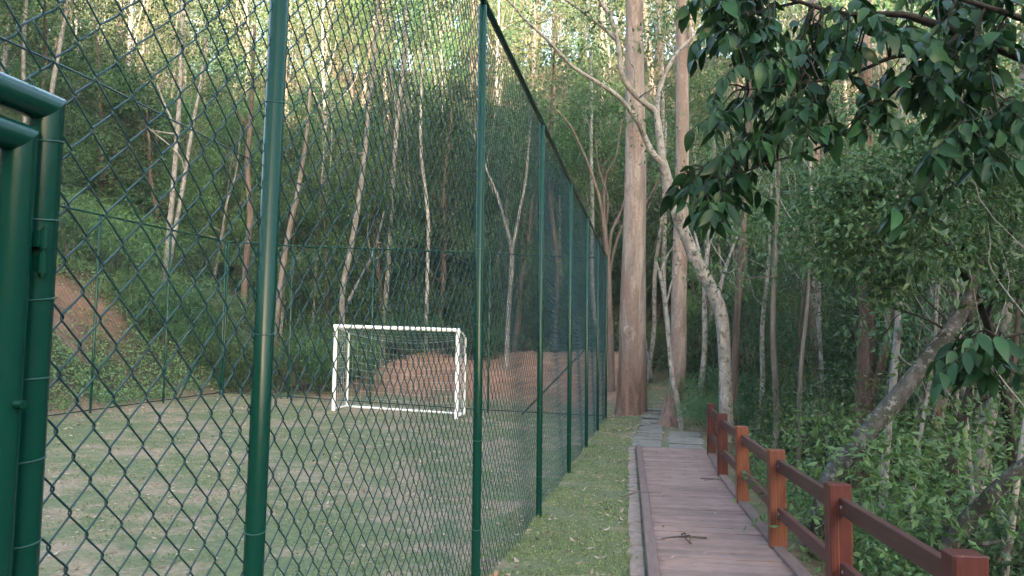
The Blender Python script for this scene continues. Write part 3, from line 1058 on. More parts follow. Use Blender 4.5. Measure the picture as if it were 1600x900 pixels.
# reddish shed bark round the foot of the trunk
traced_tree('eucalyptus_tree', 'second eucalyptus with dark red flared foot, beside the grey slabs', [
    [(1047, 672, 17.4, 40), (1050, 650, 17.4, 32), (1056, 610, 17.5, 25), (1060, 550, 17.6, 23), (1061, 450, 17.6, 23), (1065, 300, 17.6, 21), (1066, 150, 17.6, 19), (1064, 0, 17.6, 16), (1060, -180, 17.6, 12), (1055, -320, 17.6, 8)],
    [(1063, -20, 17.6, 8), (1100, -130, 17.6, 6), (1130, -240, 17.6, 4)]],
    M['bark_euc'], OL, high_crown(1065, -260, 17.6, 20, 1.5, 2), seed=6, flare=.12, sides=16)
traced_tree('sapling', 'thin pale bare sapling leaning across the second eucalyptus', [
    [(1066, 674, 16.6, 9), (1059, 630, 16.6, 8), (1050, 585, 16.6, 7), (1045, 530, 16.6, 7), (1039, 470, 16.6, 6), (1031, 430, 16.6, 5), (1024, 405, 16.6, 3)],
    [(1040, 480, 16.6, 4), (1050, 440, 16.5, 3), (1058, 425, 16.4, 2)], [(1031, 430, 16.6, 4), (1040, 405, 16.6, 3), (1052, 385, 16.6, 2)]],
    M['bark_pale'], seed=7, sides=7)
traced_tree('forked_tree', 'pale blotchy tree that bends over the boardwalk end and forks into long bare boughs', [
    [(1135, 700, 14.6, 25), (1134, 640, 14.6, 22), (1133, 580, 14.6, 20), (1130, 520, 14.6, 20), (1125, 485, 14.6, 21), (1112, 452, 14.6, 20), (1090, 412, 14.6, 20), (1072, 370, 14.6, 18), (1056, 330, 14.5, 16), (1045, 290, 14.5, 16), (1035, 252, 14.4, 15)],
    [(1036, 258, 14.4, 12), (1020, 240, 14.3, 10), (1006, 212, 14.2, 9), (995, 188, 14.0, 8), (967, 152, 13.8, 7), (935, 130, 13.6, 6.5), (895, 104, 13.4, 6), (855, 62, 13.2, 5), (820, 30, 13.0, 4), (788, -5, 12.9, 3.5), (740, -40, 12.8, 2)],
    [(1036, 255, 14.4, 13), (1031, 215, 14.4, 12), (1025, 178, 14.4, 11), (1010, 163, 14.3, 10), (990, 145, 14.2, 9.5), (972, 117, 14.1, 9), (966, 70, 14.0, 8), (955, 30, 13.9, 7.5), (935, -5, 13.8, 7), (900, -70, 13.6, 5)],
    [(966, 66, 14.0, 5.5), (940, 42, 13.8, 5), (910, 18, 13.6, 4.5), (880, -3, 13.4, 4), (840, -30, 13.3, 2.5)],
    [(1027, 180, 14.4, 8), (1030, 142, 14.5, 7), (1046, 102, 14.6, 6.5), (1064, 76, 14.7, 5.5), (1082, 58, 14.8, 4), (1120, 20, 14.9, 2.5)],
    [(1120, 470, 14.6, 7), (1128, 440, 14.7, 6), (1140, 400, 14.8, 4.5), (1152, 370, 14.9, 3)]],
    M['bark_pale'], (M['leaf_mid'], dict(size=.11, per=60, aspect=.4, droop=.5)),
    [(905, 40, 13.4, .45), (935, 25, 13.5, .4), (950, 170, 13.7, .3), (985, 180, 13.9, .3), (860, -30, 13.2, .6), (900, -60, 13.5, .7), (960, -60, 13.6, .8), (1010, 60, 14.2, .35), (1040, 20, 14.4, .5), (930, 70, 13.5, .3), (1080, 10, 14.8, .6)], seed=8, sides=12, twigs=10)
traced_tree('slim_tree', 'slim straight brown trunk close behind the pale forked tree', [
    [(1146, 700, 16.2, 12), (1147, 600, 16.2, 11), (1151, 500, 16.2, 11), (1158, 400, 16.2, 10), (1166, 290, 16.2, 9), (1172, 150, 16.2, 8), (1176, 0, 16.2, 7), (1180, -160, 16.2, 5)]],
    M['bark_brown'], (M['leaf_mid'], dict(size=.12, per=120)), high_crown(1178, -120, 16.2, 12, 1.1, 4), seed=9, sides=9)
traced_tree('eucalyptus_tree', 'straight grey eucalyptus trunk standing in the ravine behind the middle of the red railing', [
    [(1279, 760, 17, 23), (1278, 690, 17, 22), (1275, 600, 17, 20), (1273, 450, 17, 18), (1273, 300, 17, 17), (1272, 100, 17, 16), (1271, -50, 17, 14), (1270, -250, 17, 9)],
    [(1271, -20, 17, 7), (1300, -120, 17, 5), (1330, -210, 17, 3)]],
    M['bark_euc'], OL, high_crown(1275, -200, 17, 18, 1.5, 5), seed=10, sides=14)
traced_tree('eucalyptus_tree', 'brown shaggy eucalyptus trunk just behind the mossy leaning trunk', [
    [(1342, 900, 12.5, 36), (1345, 800, 12.5, 33), (1349, 680, 12.5, 31), (1354, 550, 12.5, 28), (1356, 430, 12.5, 25), (1355, 300, 12.5, 22), (1352, 150, 12.5, 20), (1352, 0, 12.5, 18), (1350, -200, 12.5, 12)],
    [(1356, 640, 12.4, 12), (1375, 580, 12.3, 11), (1390, 500, 12.2, 10), (1395, 420, 12.2, 8), (1402, 300, 12.2, 6)]],
    M['bark_red'], OL, high_crown(1350, -200, 12.5, 16, 1.3, 6), seed=11, sides=14)
traced_tree('leaning_tree', 'mossy grey trunk leaning over the ravine behind the nearest railing posts', [
    [(1262, 960, 6.6, 37), (1272, 890, 6.6, 36), (1282, 810, 6.6, 34), (1303, 742, 6.7, 33), (1345, 688, 6.8, 31), (1392, 634, 6.9, 29), (1440, 575, 7.0, 26), (1476, 528, 7.1, 23), (1508, 480, 7.2, 18), (1530, 410, 7.3, 13), (1545, 330, 7.4, 14), (1570, 240, 7.5, 10), (1600, 130, 7.6, 6)],
    [(1500, 492, 7.2, 9), (1540, 465, 7.3, 7), (1580, 450, 7.4, 6), (1640, 425, 7.5, 4)],
    [(1482, 520, 7.1, 12), (1490, 470, 7.3, 9), (1486, 400, 7.5, 7), (1470, 340, 7.6, 5)]],
    M['bark_moss'], seed=12, sides=16, wob=.05, twigs=8)
traced_tree('twisted_tree', 'dark twisted stem with a fork, right of the brown eucalyptus', [
    [(1478, 870, 8.6, 22), (1484, 800, 8.6, 20), (1487, 750, 8.6, 18), (1490, 705, 8.6, 17), (1502, 655, 8.6, 15), (1519, 600, 8.6, 14), (1520, 540, 8.6, 12), (1512, 480, 8.6, 10), (1522, 420, 8.6, 8), (1530, 350, 8.6, 6)],
    [(1502, 655, 8.6, 10), (1525, 632, 8.5, 9), (1560, 610, 8.4, 7), (1610, 590, 8.3, 5)],
    [(1520, 545, 8.6, 8), (1545, 500, 8.7, 7), (1550, 440, 8.8, 5), (1575, 380, 8.8, 4)]],
    M['bark_dark'], seed=13, sides=9, wob=.09, twigs=10)
traced_tree('slim_tree', 'pale pinkish trunk leaning to the right of the dark twisted stem', [
    [(1508, 880, 10, 22), (1515, 840, 10, 21), (1528, 770, 10, 20), (1538, 690, 10, 19), (1550, 635, 10, 18), (1562, 570, 10, 17), (1574, 480, 10, 15), (1582, 380, 10, 13), (1592, 250, 10, 11), (1600, 50, 10, 8)]],
    M['bark_pale'], (M['leaf_mid'], dict(size=.11, per=120)), high_crown(1600, -60, 10, 10, .9, 8), seed=14, sides=10)
traced_tree('fallen_bough', 'mossy low bough sweeping up to the picture edge from behind the nearest railing post', [
    [(1474, 875, 6.2, 30), (1492, 845, 6.2, 27), (1508, 820, 6.2, 25), (1542, 780, 6.1, 23), (1580, 743, 6.0, 21), (1630, 705, 5.9, 18), (1700, 650, 5.8, 14)],
    [(1500, 835, 6.2, 12), (1530, 850, 6.0, 8), (1570, 845, 5.9, 5)]],
    M['bark_moss'], seed=15, sides=12, wob=.06, cat='bough')
traced_tree('slim_tree', 'whitish trunk with orange peeling patches, behind the leaning mossy trunk', [
    [(1425, 820, 12, 18), (1436, 770, 12, 17), (1450, 715, 12, 16), (1463, 665, 12, 15), (1476, 610, 12, 13), (1488, 540, 12, 12), (1500, 440, 12, 10), (1510, 300, 12, 8)]],
    bark_mat('orange_patched_bark', (.45, .42, .38), (.28, .24, .21), (.33, .15, .07), 5), (M['leaf_mid'], dict(size=.11, per=120)), high_crown(1512, 240, 12, 8, .8, 9), seed=16, sides=10)
traced_tree('slim_tree', 'white speckled trunk beside the orange patched one', [
    [(1418, 790, 12.6, 15), (1426, 720, 12.6, 14), (1436, 650, 12.6, 13), (1444, 590, 12.6, 12), (1452, 500, 12.6, 10), (1458, 380, 12.6, 8)]],
    M['bark_pale'], (M['leaf_mid'], dict(size=.11, per=120)), high_crown(1460, 330, 12.6, 8, .8, 10), seed=17, sides=9)
# across the pitch
traced_tree('slim_tree', 'pale white twin stemmed tree on the bank between the gate and the nearest post', [
    [(252, 470, 23, 11), (262, 380, 23, 10.5), (270, 300, 23, 10), (277, 210, 23, 9), (282, 120, 23, 8), (285, 20, 23, 7), (288, -90, 23, 5)],
    [(256, 462, 23, 9), (272, 370, 23, 9), (287, 285, 23, 8.5), (302, 190, 23, 7), (312, 140, 23, 6), (322, 60, 23, 5)],
    [(277, 205, 23, 4), (258, 165, 23, 3.5), (245, 130, 23, 3)], [(290, 270, 23, 3), (278, 240, 22.8, 3), (232, 200, 22.6, 2)]],
    M['bark_pale'], (M['leaf_mid'], dict(size=.13, per=120)), high_crown(295, 10, 23, 18, 1.5, 11), seed=18, sides=9, twigs=8)
traced_tree('slim_tree', 'white stemmed tree high on the bank above the gate', [
    [(70, 260, 24, 9), (80, 150, 24, 9), (92, 80, 24, 8), (102, 25, 24, 7), (112, -60, 24, 5)]],
    M['bark_pale'], (M['leaf_mid'], dict(size=.13, per=120)), high_crown(110, -40, 24, 14, 1.4, 12), seed=19, sides=8)
traced_tree('slim_tree', 'tall thin tan trunk rising straight behind the white goal', [
    [(534, 520, 23.5, 12), (536, 450, 23.5, 11), (547, 395, 23.5, 10.5), (560, 318, 23.5, 10), (570, 238, 23.5, 9), (577, 160, 23.5, 8), (585, 85, 23.5, 7), (592, -10, 23.5, 6), (596, -90, 23.5, 4)],
    [(545, 470, 23.5, 6), (560, 440, 23.4, 5), (585, 390, 23.3, 4), (600, 330, 23.2, 3)]],
    M['bark_pale'], (M['leaf_olive'], dict(size=.13, per=110)), high_crown(592, -20, 23.5, 14, 1.4, 13), seed=20, sides=9, twigs=6)
traced_tree('slim_tree', 'tall white trunk above the goal with its top against the bright foliage', [
    [(600, 500, 26, 10), (608, 400, 26, 9.5), (613, 300, 26, 9), (620, 200, 26, 8.5), (630, 100, 26, 8), (636, 0, 26, 7), (640, -100, 26, 5)],
    [(622, 190, 26, 5), (612, 130, 26, 4), (606, 60, 26, 3)]],
    M['bark_pale'], (M['leaf_olive'], dict(size=.13, per=110)), high_crown(640, -60, 26, 14, 1.5, 14), seed=21, sides=9, twigs=6)
traced_tree('slim_tree', 'grey leaning trunk just right of the nearest tall fence post', [
    [(432, 500, 22.5, 11), (440, 430, 22.5, 11), (452, 360, 22.5, 10), (465, 300, 22.5, 9), (478, 220, 22.5, 7), (486, 120, 22.5, 5)]],
    M['bark_grey'], (M['leaf_dark'], dict(size=.13, per=140)), high_crown(480, 150, 22.5, 12, 1.3, 15), seed=22, sides=8)
traced_tree('slim_tree', 'pale trunk forking into a wide V between goal and fence corner', [
    [(793, 520, 22.8, 10), (797, 450, 22.8, 9), (800, 396, 22.8, 9), (790, 350, 22.8, 6.5), (775, 300, 22.8, 5.5), (762, 270, 22.8, 4), (740, 210, 22.8, 3)],
    [(800, 396, 22.8, 7), (810, 340, 22.8, 6), (821, 285, 22.8, 5.5), (824, 255, 22.8, 4), (830, 180, 22.8, 3)]],
    M['bark_pale'], (M['leaf_dark'], dict(size=.12, per=130)), high_crown(780, 190, 22.8, 14, 1.3, 16), seed=23, sides=8, twigs=5)
traced_tree('multi_stemmed_tree', 'pinkish multi stemmed tree fanning out just behind the far fence corner', [
    [(955, 560, 21.6, 14), (952, 480, 21.6, 13), (950, 415, 21.6, 11), (946, 370, 21.6, 9), (938, 315, 21.6, 6), (924, 270, 21.6, 5), (910, 235, 21.6, 4.5), (890, 195, 21.5, 4), (864, 168, 21.4, 3)],
    [(948, 385, 21.6, 7), (945, 330, 21.6, 6), (946, 280, 21.6, 5), (962, 245, 21.6, 4), (972, 190, 21.6, 3)],
    [(951, 400, 21.6, 7), (956, 362, 21.6, 6), (966, 340, 21.7, 6), (978, 305, 21.7, 5), (985, 250, 21.8, 3)],
    [(952, 430, 21.6, 6), (960, 390, 21.5, 6), (975, 350, 21.4, 5), (1003, 325, 21.3, 4), (1030, 280, 21.2, 3)],
    [(946, 360, 21.6, 4), (950, 310, 21.5, 4), (935, 260, 21.4, 3), (930, 200, 21.3, 2)]],
    bark_mat('pink_bark', (.34, .255, .205), (.23, .165, .135), None, 7), (M['leaf_mid'], dict(size=.11, per=170, aspect=.25, droop=.6)),
    [(870, 160, 21.5, .8), (905, 190, 21.4, .8), (940, 230, 21.3, .8), (900, 140, 21.6, .9), (960, 180, 21.8, .8), (930, 150, 21.5, .9), (985, 230, 22, .7), (1030, 250, 21.3, .6), (1010, 190, 21.5, .7), (890, 230, 21.7, .7), (1035, 180, 21.8, .7)], seed=24, sides=8, twigs=8)
for k, (x0, y0, x1, y1, w, d, lab) in enumerate([
        (385, 400, 392, 180, 13, 24, 'reddish brown trunk on the bank just above the far corner brace'),
        (668, 420, 658, 150, 8, 25, 'thin pinkish trunk above the right goalpost'),
        (868, 480, 860, 220, 11, 25, 'reddish straight trunk seen through the third fence bay'),
        (30, 330, 45, -60, 9, 22, 'thin pale trunk directly above the gate lintel'),
        (1090, 640, 1112, 330, 9, 19, 'thin crooked pale sapling between the second eucalyptus and the forked tree'),
        (1182, 690, 1200, 420, 8, 17, 'thin pale sapling behind the end posts of the railing'),
        (1208, 760, 1212, 380, 10, 14, 'thin grey sapling rising behind the fourth railing post'),
        (1238, 800, 1262, 470, 8, 13, 'slender grey sapling left of the ravine eucalyptus'),
        (1405, 760, 1418, 470, 9, 14, 'thin dark sapling right behind the leaning trunk bend'),
        (1570, 860, 1590, 500, 10, 9, 'thin brown stem at the right edge above the mossy bough'),
        (1010, 600, 1035, 330, 9, 24, 'slim tan trunk squeezed between the two nearest eucalyptus trunks')]):
    traced_tree('slim_tree', lab, [[(x0, y0, d, w), (x0 * .7 + x1 * .3 + 4, y0 * .7 + y1 * .3, d, w * .95), (x0 * .35 + x1 * .65 - 3, y0 * .35 + y1 * .65, d, w * .85), (x1, y1, d, w * .7), (x1 + 6, y1 - 140, d, w * .4)]],
                M['bark_brown'] if 'reddish' in lab or 'brown' in lab else (M['bark_grey'] if 'grey' in lab or 'dark' in lab else M['bark_pale']),
                (M['leaf_mid'], dict(size=.11, per=110)), high_crown(x1 + 5, y1 - 90, d, 8, 1.0, 60 + k), seed=40 + k, sides=7, twigs=4)

# ------------------------------------------------------------------ the wood: each tree and shrub a copy of its kind
def scatter(n, box, mind, g, ok=None, taken=None):
    out = [] if taken is None else taken
    res = []
    tries = 0
    while len(res) < n and tries < n * 60:
        tries += 1
        x, y = g.uniform(box[0], box[1]), g.uniform(box[2], box[3])
        if ok and not ok(x, y): continue
        if all((x - a) ** 2 + (y - b) ** 2 > mind ** 2 for a, b in out):
            out.append((x, y)); res.append((x, y))
    return res


g = np.random.default_rng(77)


def in_view(x, y, m=1.15):
    p = pix((x, y, 4.0))
    return p[2] > 3 and -200 * m < p[0] < 1600 + 200 * m


taken = []
def back_ok(x, y):      # behind the mound, on the bank and beyond the ravine
    if not in_view(x, y): return False
    if y > 24.6 and x < 14: return True
    return x < -18.2
for (x, y) in scatter(30, (-30, 12, 10, 40), 1.7, g, back_ok, taken):
    k = g.integers(len(SLIM)); place_tree('slim_tree', SLIM[k], (x, y, gh(x, y)), g.uniform(0, 6.28), g.uniform(.75, 1.15), 'slender %s trunked tree' % ('pale' if k % 3 else 'grey'), group='slender trees in the wood')
for (x, y) in scatter(58, (-30, 12, 12, 38), 1.7, g, back_ok, taken):
    k = g.integers(len(DARK)); place_tree('leafy_tree', DARK[k], (x, y, gh(x, y)), g.uniform(0, 6.28), g.uniform(.65, 1.1), 'dense %s leafy tree' % ('dark' if k % 2 else 'green'), group='leafy trees in the wood')
for (x, y) in scatter(40, (-26, 8, 12, 34), 1.4, g, back_ok, taken):
    k = g.integers(len(FEATH)); place_tree('feathery_tree', FEATH[k], (x, y, gh(x, y)), g.uniform(0, 6.28), g.uniform(.6, 1.05), 'feathery %s tree' % ('light green' if k % 2 else 'green'), group='feathery trees in the wood')
for (x, y) in scatter(14, (-28, 16, 30, 46), 2.6, g, back_ok, taken):
    k = g.integers(len(GUM)); place_tree('eucalyptus_tree', GUM[k], (x, y, gh(x, y)), g.uniform(0, 6.28), g.uniform(.8, 1.1), 'tall far eucalyptus', group='eucalyptus trees up the hillside')


def right_ok(x, y):
    if not in_view(x, y): return False
    return x > 2.6 + .02 * y and (x > 4.5 or y > 15)
for (x, y) in scatter(26, (3, 18, 12, 30), 1.7, g, right_ok, taken):
    k = g.integers(len(DARK)); place_tree('leafy_tree', DARK[k], (x, y, gh(x, y)), g.uniform(0, 6.28), g.uniform(.6, .95), 'dense %s leafy tree' % ('dark' if k % 2 else 'green'), group='leafy trees in the wood')
for (x, y) in scatter(12, (3, 22, 13, 36), 1.6, g, right_ok, taken):
    k = g.integers(len(SLIM)); place_tree('slim_tree', SLIM[k], (x, y, gh(x, y)), g.uniform(0, 6.28), g.uniform(.7, 1.1), 'slender %s trunked tree' % ('pale' if k % 3 else 'grey'), group='slender trees in the wood')
for (x, y) in scatter(15, (3, 16, 11, 26), 1.4, g, right_ok, taken):
    k = g.integers(len(FEATH)); place_tree('feathery_tree', FEATH[k], (x, y, gh(x, y)), g.uniform(0, 6.28), g.uniform(.6, 1.0), 'feathery %s tree' % ('light green' if k % 2 else 'green'), group='feathery trees in the wood')
for (x, y) in scatter(10, (4, 30, 24, 46), 2.6, g, right_ok, taken):
    k = g.integers(len(GUM)); place_tree('eucalyptus_tree', GUM[k], (x, y, gh(x, y)), g.uniform(0, 6.28), g.uniform(.8, 1.1), 'tall far eucalyptus', group='eucalyptus trees up the hillside')

for (x, y) in scatter(34, (2.4, 13, 6.5, 22), .75, g, lambda x, y: in_view(x, y) and x > 2.3 + .03 * y, taken):
    k = g.integers(len(SAP)); place_tree('sapling', SAP[k], (x, y, gh(x, y)), g.uniform(0, 6.28), g.uniform(.8, 1.5), 'thin bare %s sapling' % ('pale' if k != 1 else 'brown'), 'sapling', 'thin saplings in the wood')
for (x, y) in scatter(22, (-13, 6, 24, 29), .9, g, back_ok, taken):
    k = g.integers(len(SAP)); place_tree('sapling', SAP[k], (x, y, gh(x, y)), g.uniform(0, 6.28), g.uniform(.9, 1.6), 'thin bare %s sapling' % ('pale' if k != 1 else 'brown'), 'sapling', 'thin saplings in the wood')

sh = []
def bank_ok(x, y): return in_view(x, y) and ((x < -15.2) or (y > 24.0 and x < 9))
for (x, y) in scatter(44, (-24, 9, 9, 31), 1.15, g, bank_ok, sh):
    k = g.integers(len(SHRUB)); place_tree('shrub', SHRUB[k], (x, y, gh(x, y)), g.uniform(0, 6.28), g.uniform(.7, 1.5), '%s leafy shrub' % ['bushy', 'dark', 'light green', 'small leaved'][k], 'shrub', 'shrubs at the edge of the wood', ('stem', 'foliage'))
def rav_ok(x, y): return in_view(x, y) and x > 2.2 + .03 * y
for (x, y) in scatter(46, (1.9, 12, 4.5, 26), 1.0, g, rav_ok, sh):
    k = g.integers(len(SHRUB)); place_tree('shrub', SHRUB[k], (x, y, gh(x, y)), g.uniform(0, 6.28), g.uniform(.55, 1.35), '%s leafy shrub' % ['bushy', 'dark', 'light green', 'small leaved'][k], 'shrub', 'shrubs in the ravine', ('stem', 'foliage'))
for (px_, py_, d_, s_) in [(150, 330, 20.5, 1.4), (195, 300, 21.5, 1.5), (120, 260, 22, 1.6), (230, 345, 21, 1.2), (330, 390, 22, 1.2), (170, 240, 23.5, 1.5), (110, 330, 20, 1.3), (260, 400, 20.5, 1.0), (300, 360, 22.5, 1.3), (210, 380, 20, 1.0), (140, 190, 24, 1.6), (390, 420, 22, 1.2)]:
    p = P(px_, py_, d_)
    place_tree('fern_bush', FERN[len(sh) % 2], (p[0], p[1], gh(p[0], p[1])), g.uniform(0, 6.28), s_, 'feathery light green bush', 'bush', 'feathery bushes on the bank', ('stem', 'foliage'))
for (x, y, k, s_) in [(-9.9, 20.0, 2, 1.15), (-8.9, 20.3, 0, 1.2), (-10.9, 19.6, 2, 1.1), (-8.0, 21.0, 2, 1.05), (-9.4, 21.3, 0, 1.4), (-7.2, 23.6, 0, 1.0), (-6.2, 24.0, 1, 1.2), (-5.2, 24.1, 0, .9), (-12.2, 19.2, 0, 1.3), (-11.8, 20.8, 3, 1.4)]:
    place_tree('shrub', SHRUB[k], (x, y, gh(x, y)), g.uniform(0, 6.28), s_, '%s leafy shrub' % ['bushy', 'dark', 'light green', 'small leaved'][k], 'shrub', 'shrubs at the edge of the wood', ('stem', 'foliage'))
for (px_, py_, d_, s_) in [(1120, 690, 15.2, .6), (1098, 668, 16.4, .55), (1112, 640, 17.6, .9)]:
    p = P(px_, py_, d_)
    place_tree('fern_bush', SHRUB[0], (p[0], p[1], gh(p[0], p[1])), g.uniform(0, 6.28), s_, 'low green bush', 'bush', 'low bushes at the boardwalk end', ('stem', 'foliage'))

# far wood up the hillsides: one mass
fw = MB(); fwt = MB()
gf = np.random.default_rng(5)
for (x, y) in scatter(250, (-80, 90, 14, 105), 3.0, gf, lambda x, y: in_view(x, y) and (y > 44 or x < -24 or x > 30)):
    z = gh(x, y); h = gf.uniform(9, 19)
    fwt.tube(catmull([(x, y, z - .3), (x + gf.normal(0, .25), y, z + h * .5), (x + gf.normal(0, .5), y, z + h)], 3), np.linspace(.22, .05, 7), 6)
    nC = 22
    cs = np.stack([x + gf.normal(0, 1.5, nC), y + gf.normal(0, 1.5, nC), z + h * gf.uniform(.12, 1.03, nC)], 1)
    leaf_clumps(fw, cs, gf.uniform(.7, 1.5, nC), 70, .32, gf, .6, .4)
tag(fw.build('far_wood', M['leaf_far'], None, False, True), 'far sunlit trees massed up the hillside above the near wood', 'wood', kind='stuff')
tag(fwt.build('far_trunks', M['bark_grey'], None, True), 'pale far trunks massed up the hillside above the near wood', 'wood', kind='stuff')

# ------------------------------------------------------------------ ground cover, creepers, grass, litter
def cover(name, n, box, size, mat, label, cat, hgt, ok=None, seed=0, aspect=.5, up=.5):
    gg = np.random.default_rng(seed)
    x = gg.uniform(box[0], box[1], n); y = gg.uniform(box[2], box[3], n)
    if ok is not None:
        k = ok(x, y, gg); x, y = x[k], y[k]
    z = ground_h(x, y) + gg.random(len(x)) ** 1.6 * hgt
    u = rand_dirs(len(x), gg); u[:, 2] = np.abs(u[:, 2]) * up + .05
    s = np.cross(u, rand_dirs(len(x), gg))
    sz = size * gg.uniform(.5, 1.3, len(x))
    m_ = MB(); m_.leaves(np.stack([x, y, z], 1), u, s, sz, sz * aspect, .15)
    return tag(m_.build(name, mat, None, False, True), label, cat, kind='stuff')


cover('creeper', 95000, (-18, -10.9, 9, 23), .075, M['ivy'], 'low green creeper covering the earth bank', 'creeper', .22,
      lambda x, y, gg: (-x > 11.0 + .12 * wav(x, y, 3.0)) & (gg.random(len(x)) < .10 + .90 * sstep(-.5, .2, wav(x, y, 1.1) * .3 + .55 - 1.15 * bare_earth(x, y))), 1)
cover('undergrowth', 70000, (-22, 14, 22.5, 38), .13, M['leaf_dark'], 'dark low undergrowth on the forest floor behind the pitch', 'undergrowth', .5,
      lambda x, y, gg: (y > 24.1 + .3 * np.sin(x * 1.7) + 1.2 * sstep(-1.5, -.5, x) * (1 - sstep(1.3, 2.2, x))) , 2)
cover('undergrowth', 130000, (1.2, 13, 2.5, 30), .06, M['leaf_mid'], 'green low undergrowth filling the ravine below the railing', 'undergrowth', .55,
      lambda x, y, gg: (x > np.interp(y, [3.6, 5.2, 6.9, 8.8, 10.5, 12.9, 14], [1.34, 1.20, 1.09, 1.02, .97, .98, 1.75])) & (gg.random(len(x)) < np.clip(1.25 - .05 * x, .5, 1)), 3)


cover('fern_cover', 26000, (3.4, 14, 4, 26), .10, M['leaf_light'], 'light green ferny cover deeper in the ravine', 'ferns', .8,
      lambda x, y, gg: (wav(x, y, 1.2, .4) > .15) & (x > 3.4), 4, .25, .9)


def grass_ok(x, y, gg):
    strip_ = (x > -1.35) & (x < XLv(y) - .10)
    pitch = (x < -1.0) & (x > -10.8)
    dens = np.where(strip_, .75, .6) * sstep(-.7, .5, wav(x, y, 1.6) * .7 + .25 * wav(x, y, 4.3, 2.0) + .15 * strip_)
    return ((strip_ | pitch) & (gg.random(len(x)) < dens)) & (y < 19.5)
def XLv(y): return np.interp(y, [-1, 5.6, 13.5, 20], [.20, -.03, -.27, -.35])
def blades(name, n, box, label, seed, h):
    gg = np.random.default_rng(seed)
    x = gg.uniform(box[0], box[1], n); y = box[2] + (box[3] - box[2]) * gg.random(n) ** 1.5
    k = grass_ok(x, y, gg); x, y = x[k], y[k]
    u = rand_dirs(len(x), gg); u[:, 2] = np.abs(u[:, 2]) + .35
    m_ = MB(); L_ = h * gg.uniform(.5, 1.4, len(x))
    m_.leaves(np.stack([x, y, ground_h(x, y) - .002], 1), u, rand_dirs(len(x), gg), L_, .007 + .12 * L_, .1)
    return tag(m_.build(name, M['grass'], None, False, True), label, 'grass', kind='stuff')
blades('grass', 120000, (-1.35, .1, 4.6, 19), 'short green grass on the strip between fence and boardwalk', 31, .019)
blades('grass', 260000, (-10.8, -1.0, 3.5, 19.3), 'sparse worn grass of the pitch inside the fence', 32, .020)


def tufts(n, seed):
    gg = np.random.default_rng(seed)
    C_ = [(XL(y) - .14 + gg.normal(0, .02), y) for y in gg.uniform(4.6, 13.3, n)]
    C_ += [(FX + gg.normal(0, .05), y + gg.normal(0, .05)) for y in POST_Y[1:] for _ in range(7)]
    C_ += [(FX + gg.normal(0, .04), y) for y in gg.uniform(4.6, 19, n)]
    C_ += [(gg.uniform(-1.0, -.2), y) for y in gg.uniform(4.6, 19, n)]
    C_ = np.array(C_); m_ = 16
    c = np.repeat(C_, m_, 0) + gg.normal(0, .022, (len(C_) * m_, 2))
    u = rand_dirs(len(c), gg); u[:, 2] = np.abs(u[:, 2]) + .7
    L_ = np.repeat(gg.uniform(.025, .06, len(C_)), m_) * gg.uniform(.5, 1.2, len(c))
    m2 = MB(); m2.leaves(np.column_stack([c, ground_h(c[:, 0], c[:, 1]) - .003]), u, rand_dirs(len(c), gg), L_, .005 + .06 * L_, .1)
    return tag(m2.build('grass_tufts', M['grass'], None, False, True), 'longer grass tufts round the fence posts and along the edging', 'grass', kind='stuff')
tufts(55, 35)


def litter(name, n, box, size, label, seed, ok=None, hfun=None):
    gg = np.random.default_rng(seed)
    x = gg.uniform(box[0], box[1], n); y = box[2] + (box[3] - box[2]) * gg.random(n)
    if ok is not None:
        k = ok(x, y, gg); x, y = x[k], y[k]
    z = (ground_h(x, y) if hfun is None else hfun(x, y)) + .008
    u = rand_dirs(len(x), gg); u[:, 2] = gg.uniform(-.05, .35, len(x))
    s = np.cross(u, np.array([0, 0, 1.]) + .35 * rand_dirs(len(x), gg))
    sz = size * gg.uniform(.4, 1.4, len(x))
    m_ = MB(); m_.leaves(np.stack([x, y, z], 1), u, s, sz, sz * gg.uniform(.25, .5, len(x)), .35)
    return tag(m_.build(name, M['litter'], None, False, True), label, 'leaves', kind='stuff')
clump = lambda x, y, gg: gg.random(len(x)) < .25 + .75 * sstep(-.3, .8, wav(x, y, 1.9, .6))
litter('fallen_leaves', 7000, (-10.6, -1.15, 4, 19.4), .06, 'pale dry leaves strewn over the pitch inside the fence', 41, clump)
litter('fallen_leaves', 1300, (-1.3, -.25, 4.6, 19), .065, 'pale dry leaves on the grass strip beside the boardwalk', 42, clump)
litter('fallen_leaves', 60, (.05, 1.0, 4.5, 13.4), .05, 'few dry leaves lying on the boardwalk planks', 43, None, lambda x, y: np.full(len(x), DZ + .002))
litter('fallen_leaves', 500, (-1.0, 1.6, 16, 24), .09, 'brown leaf litter round the eucalyptus feet', 44)

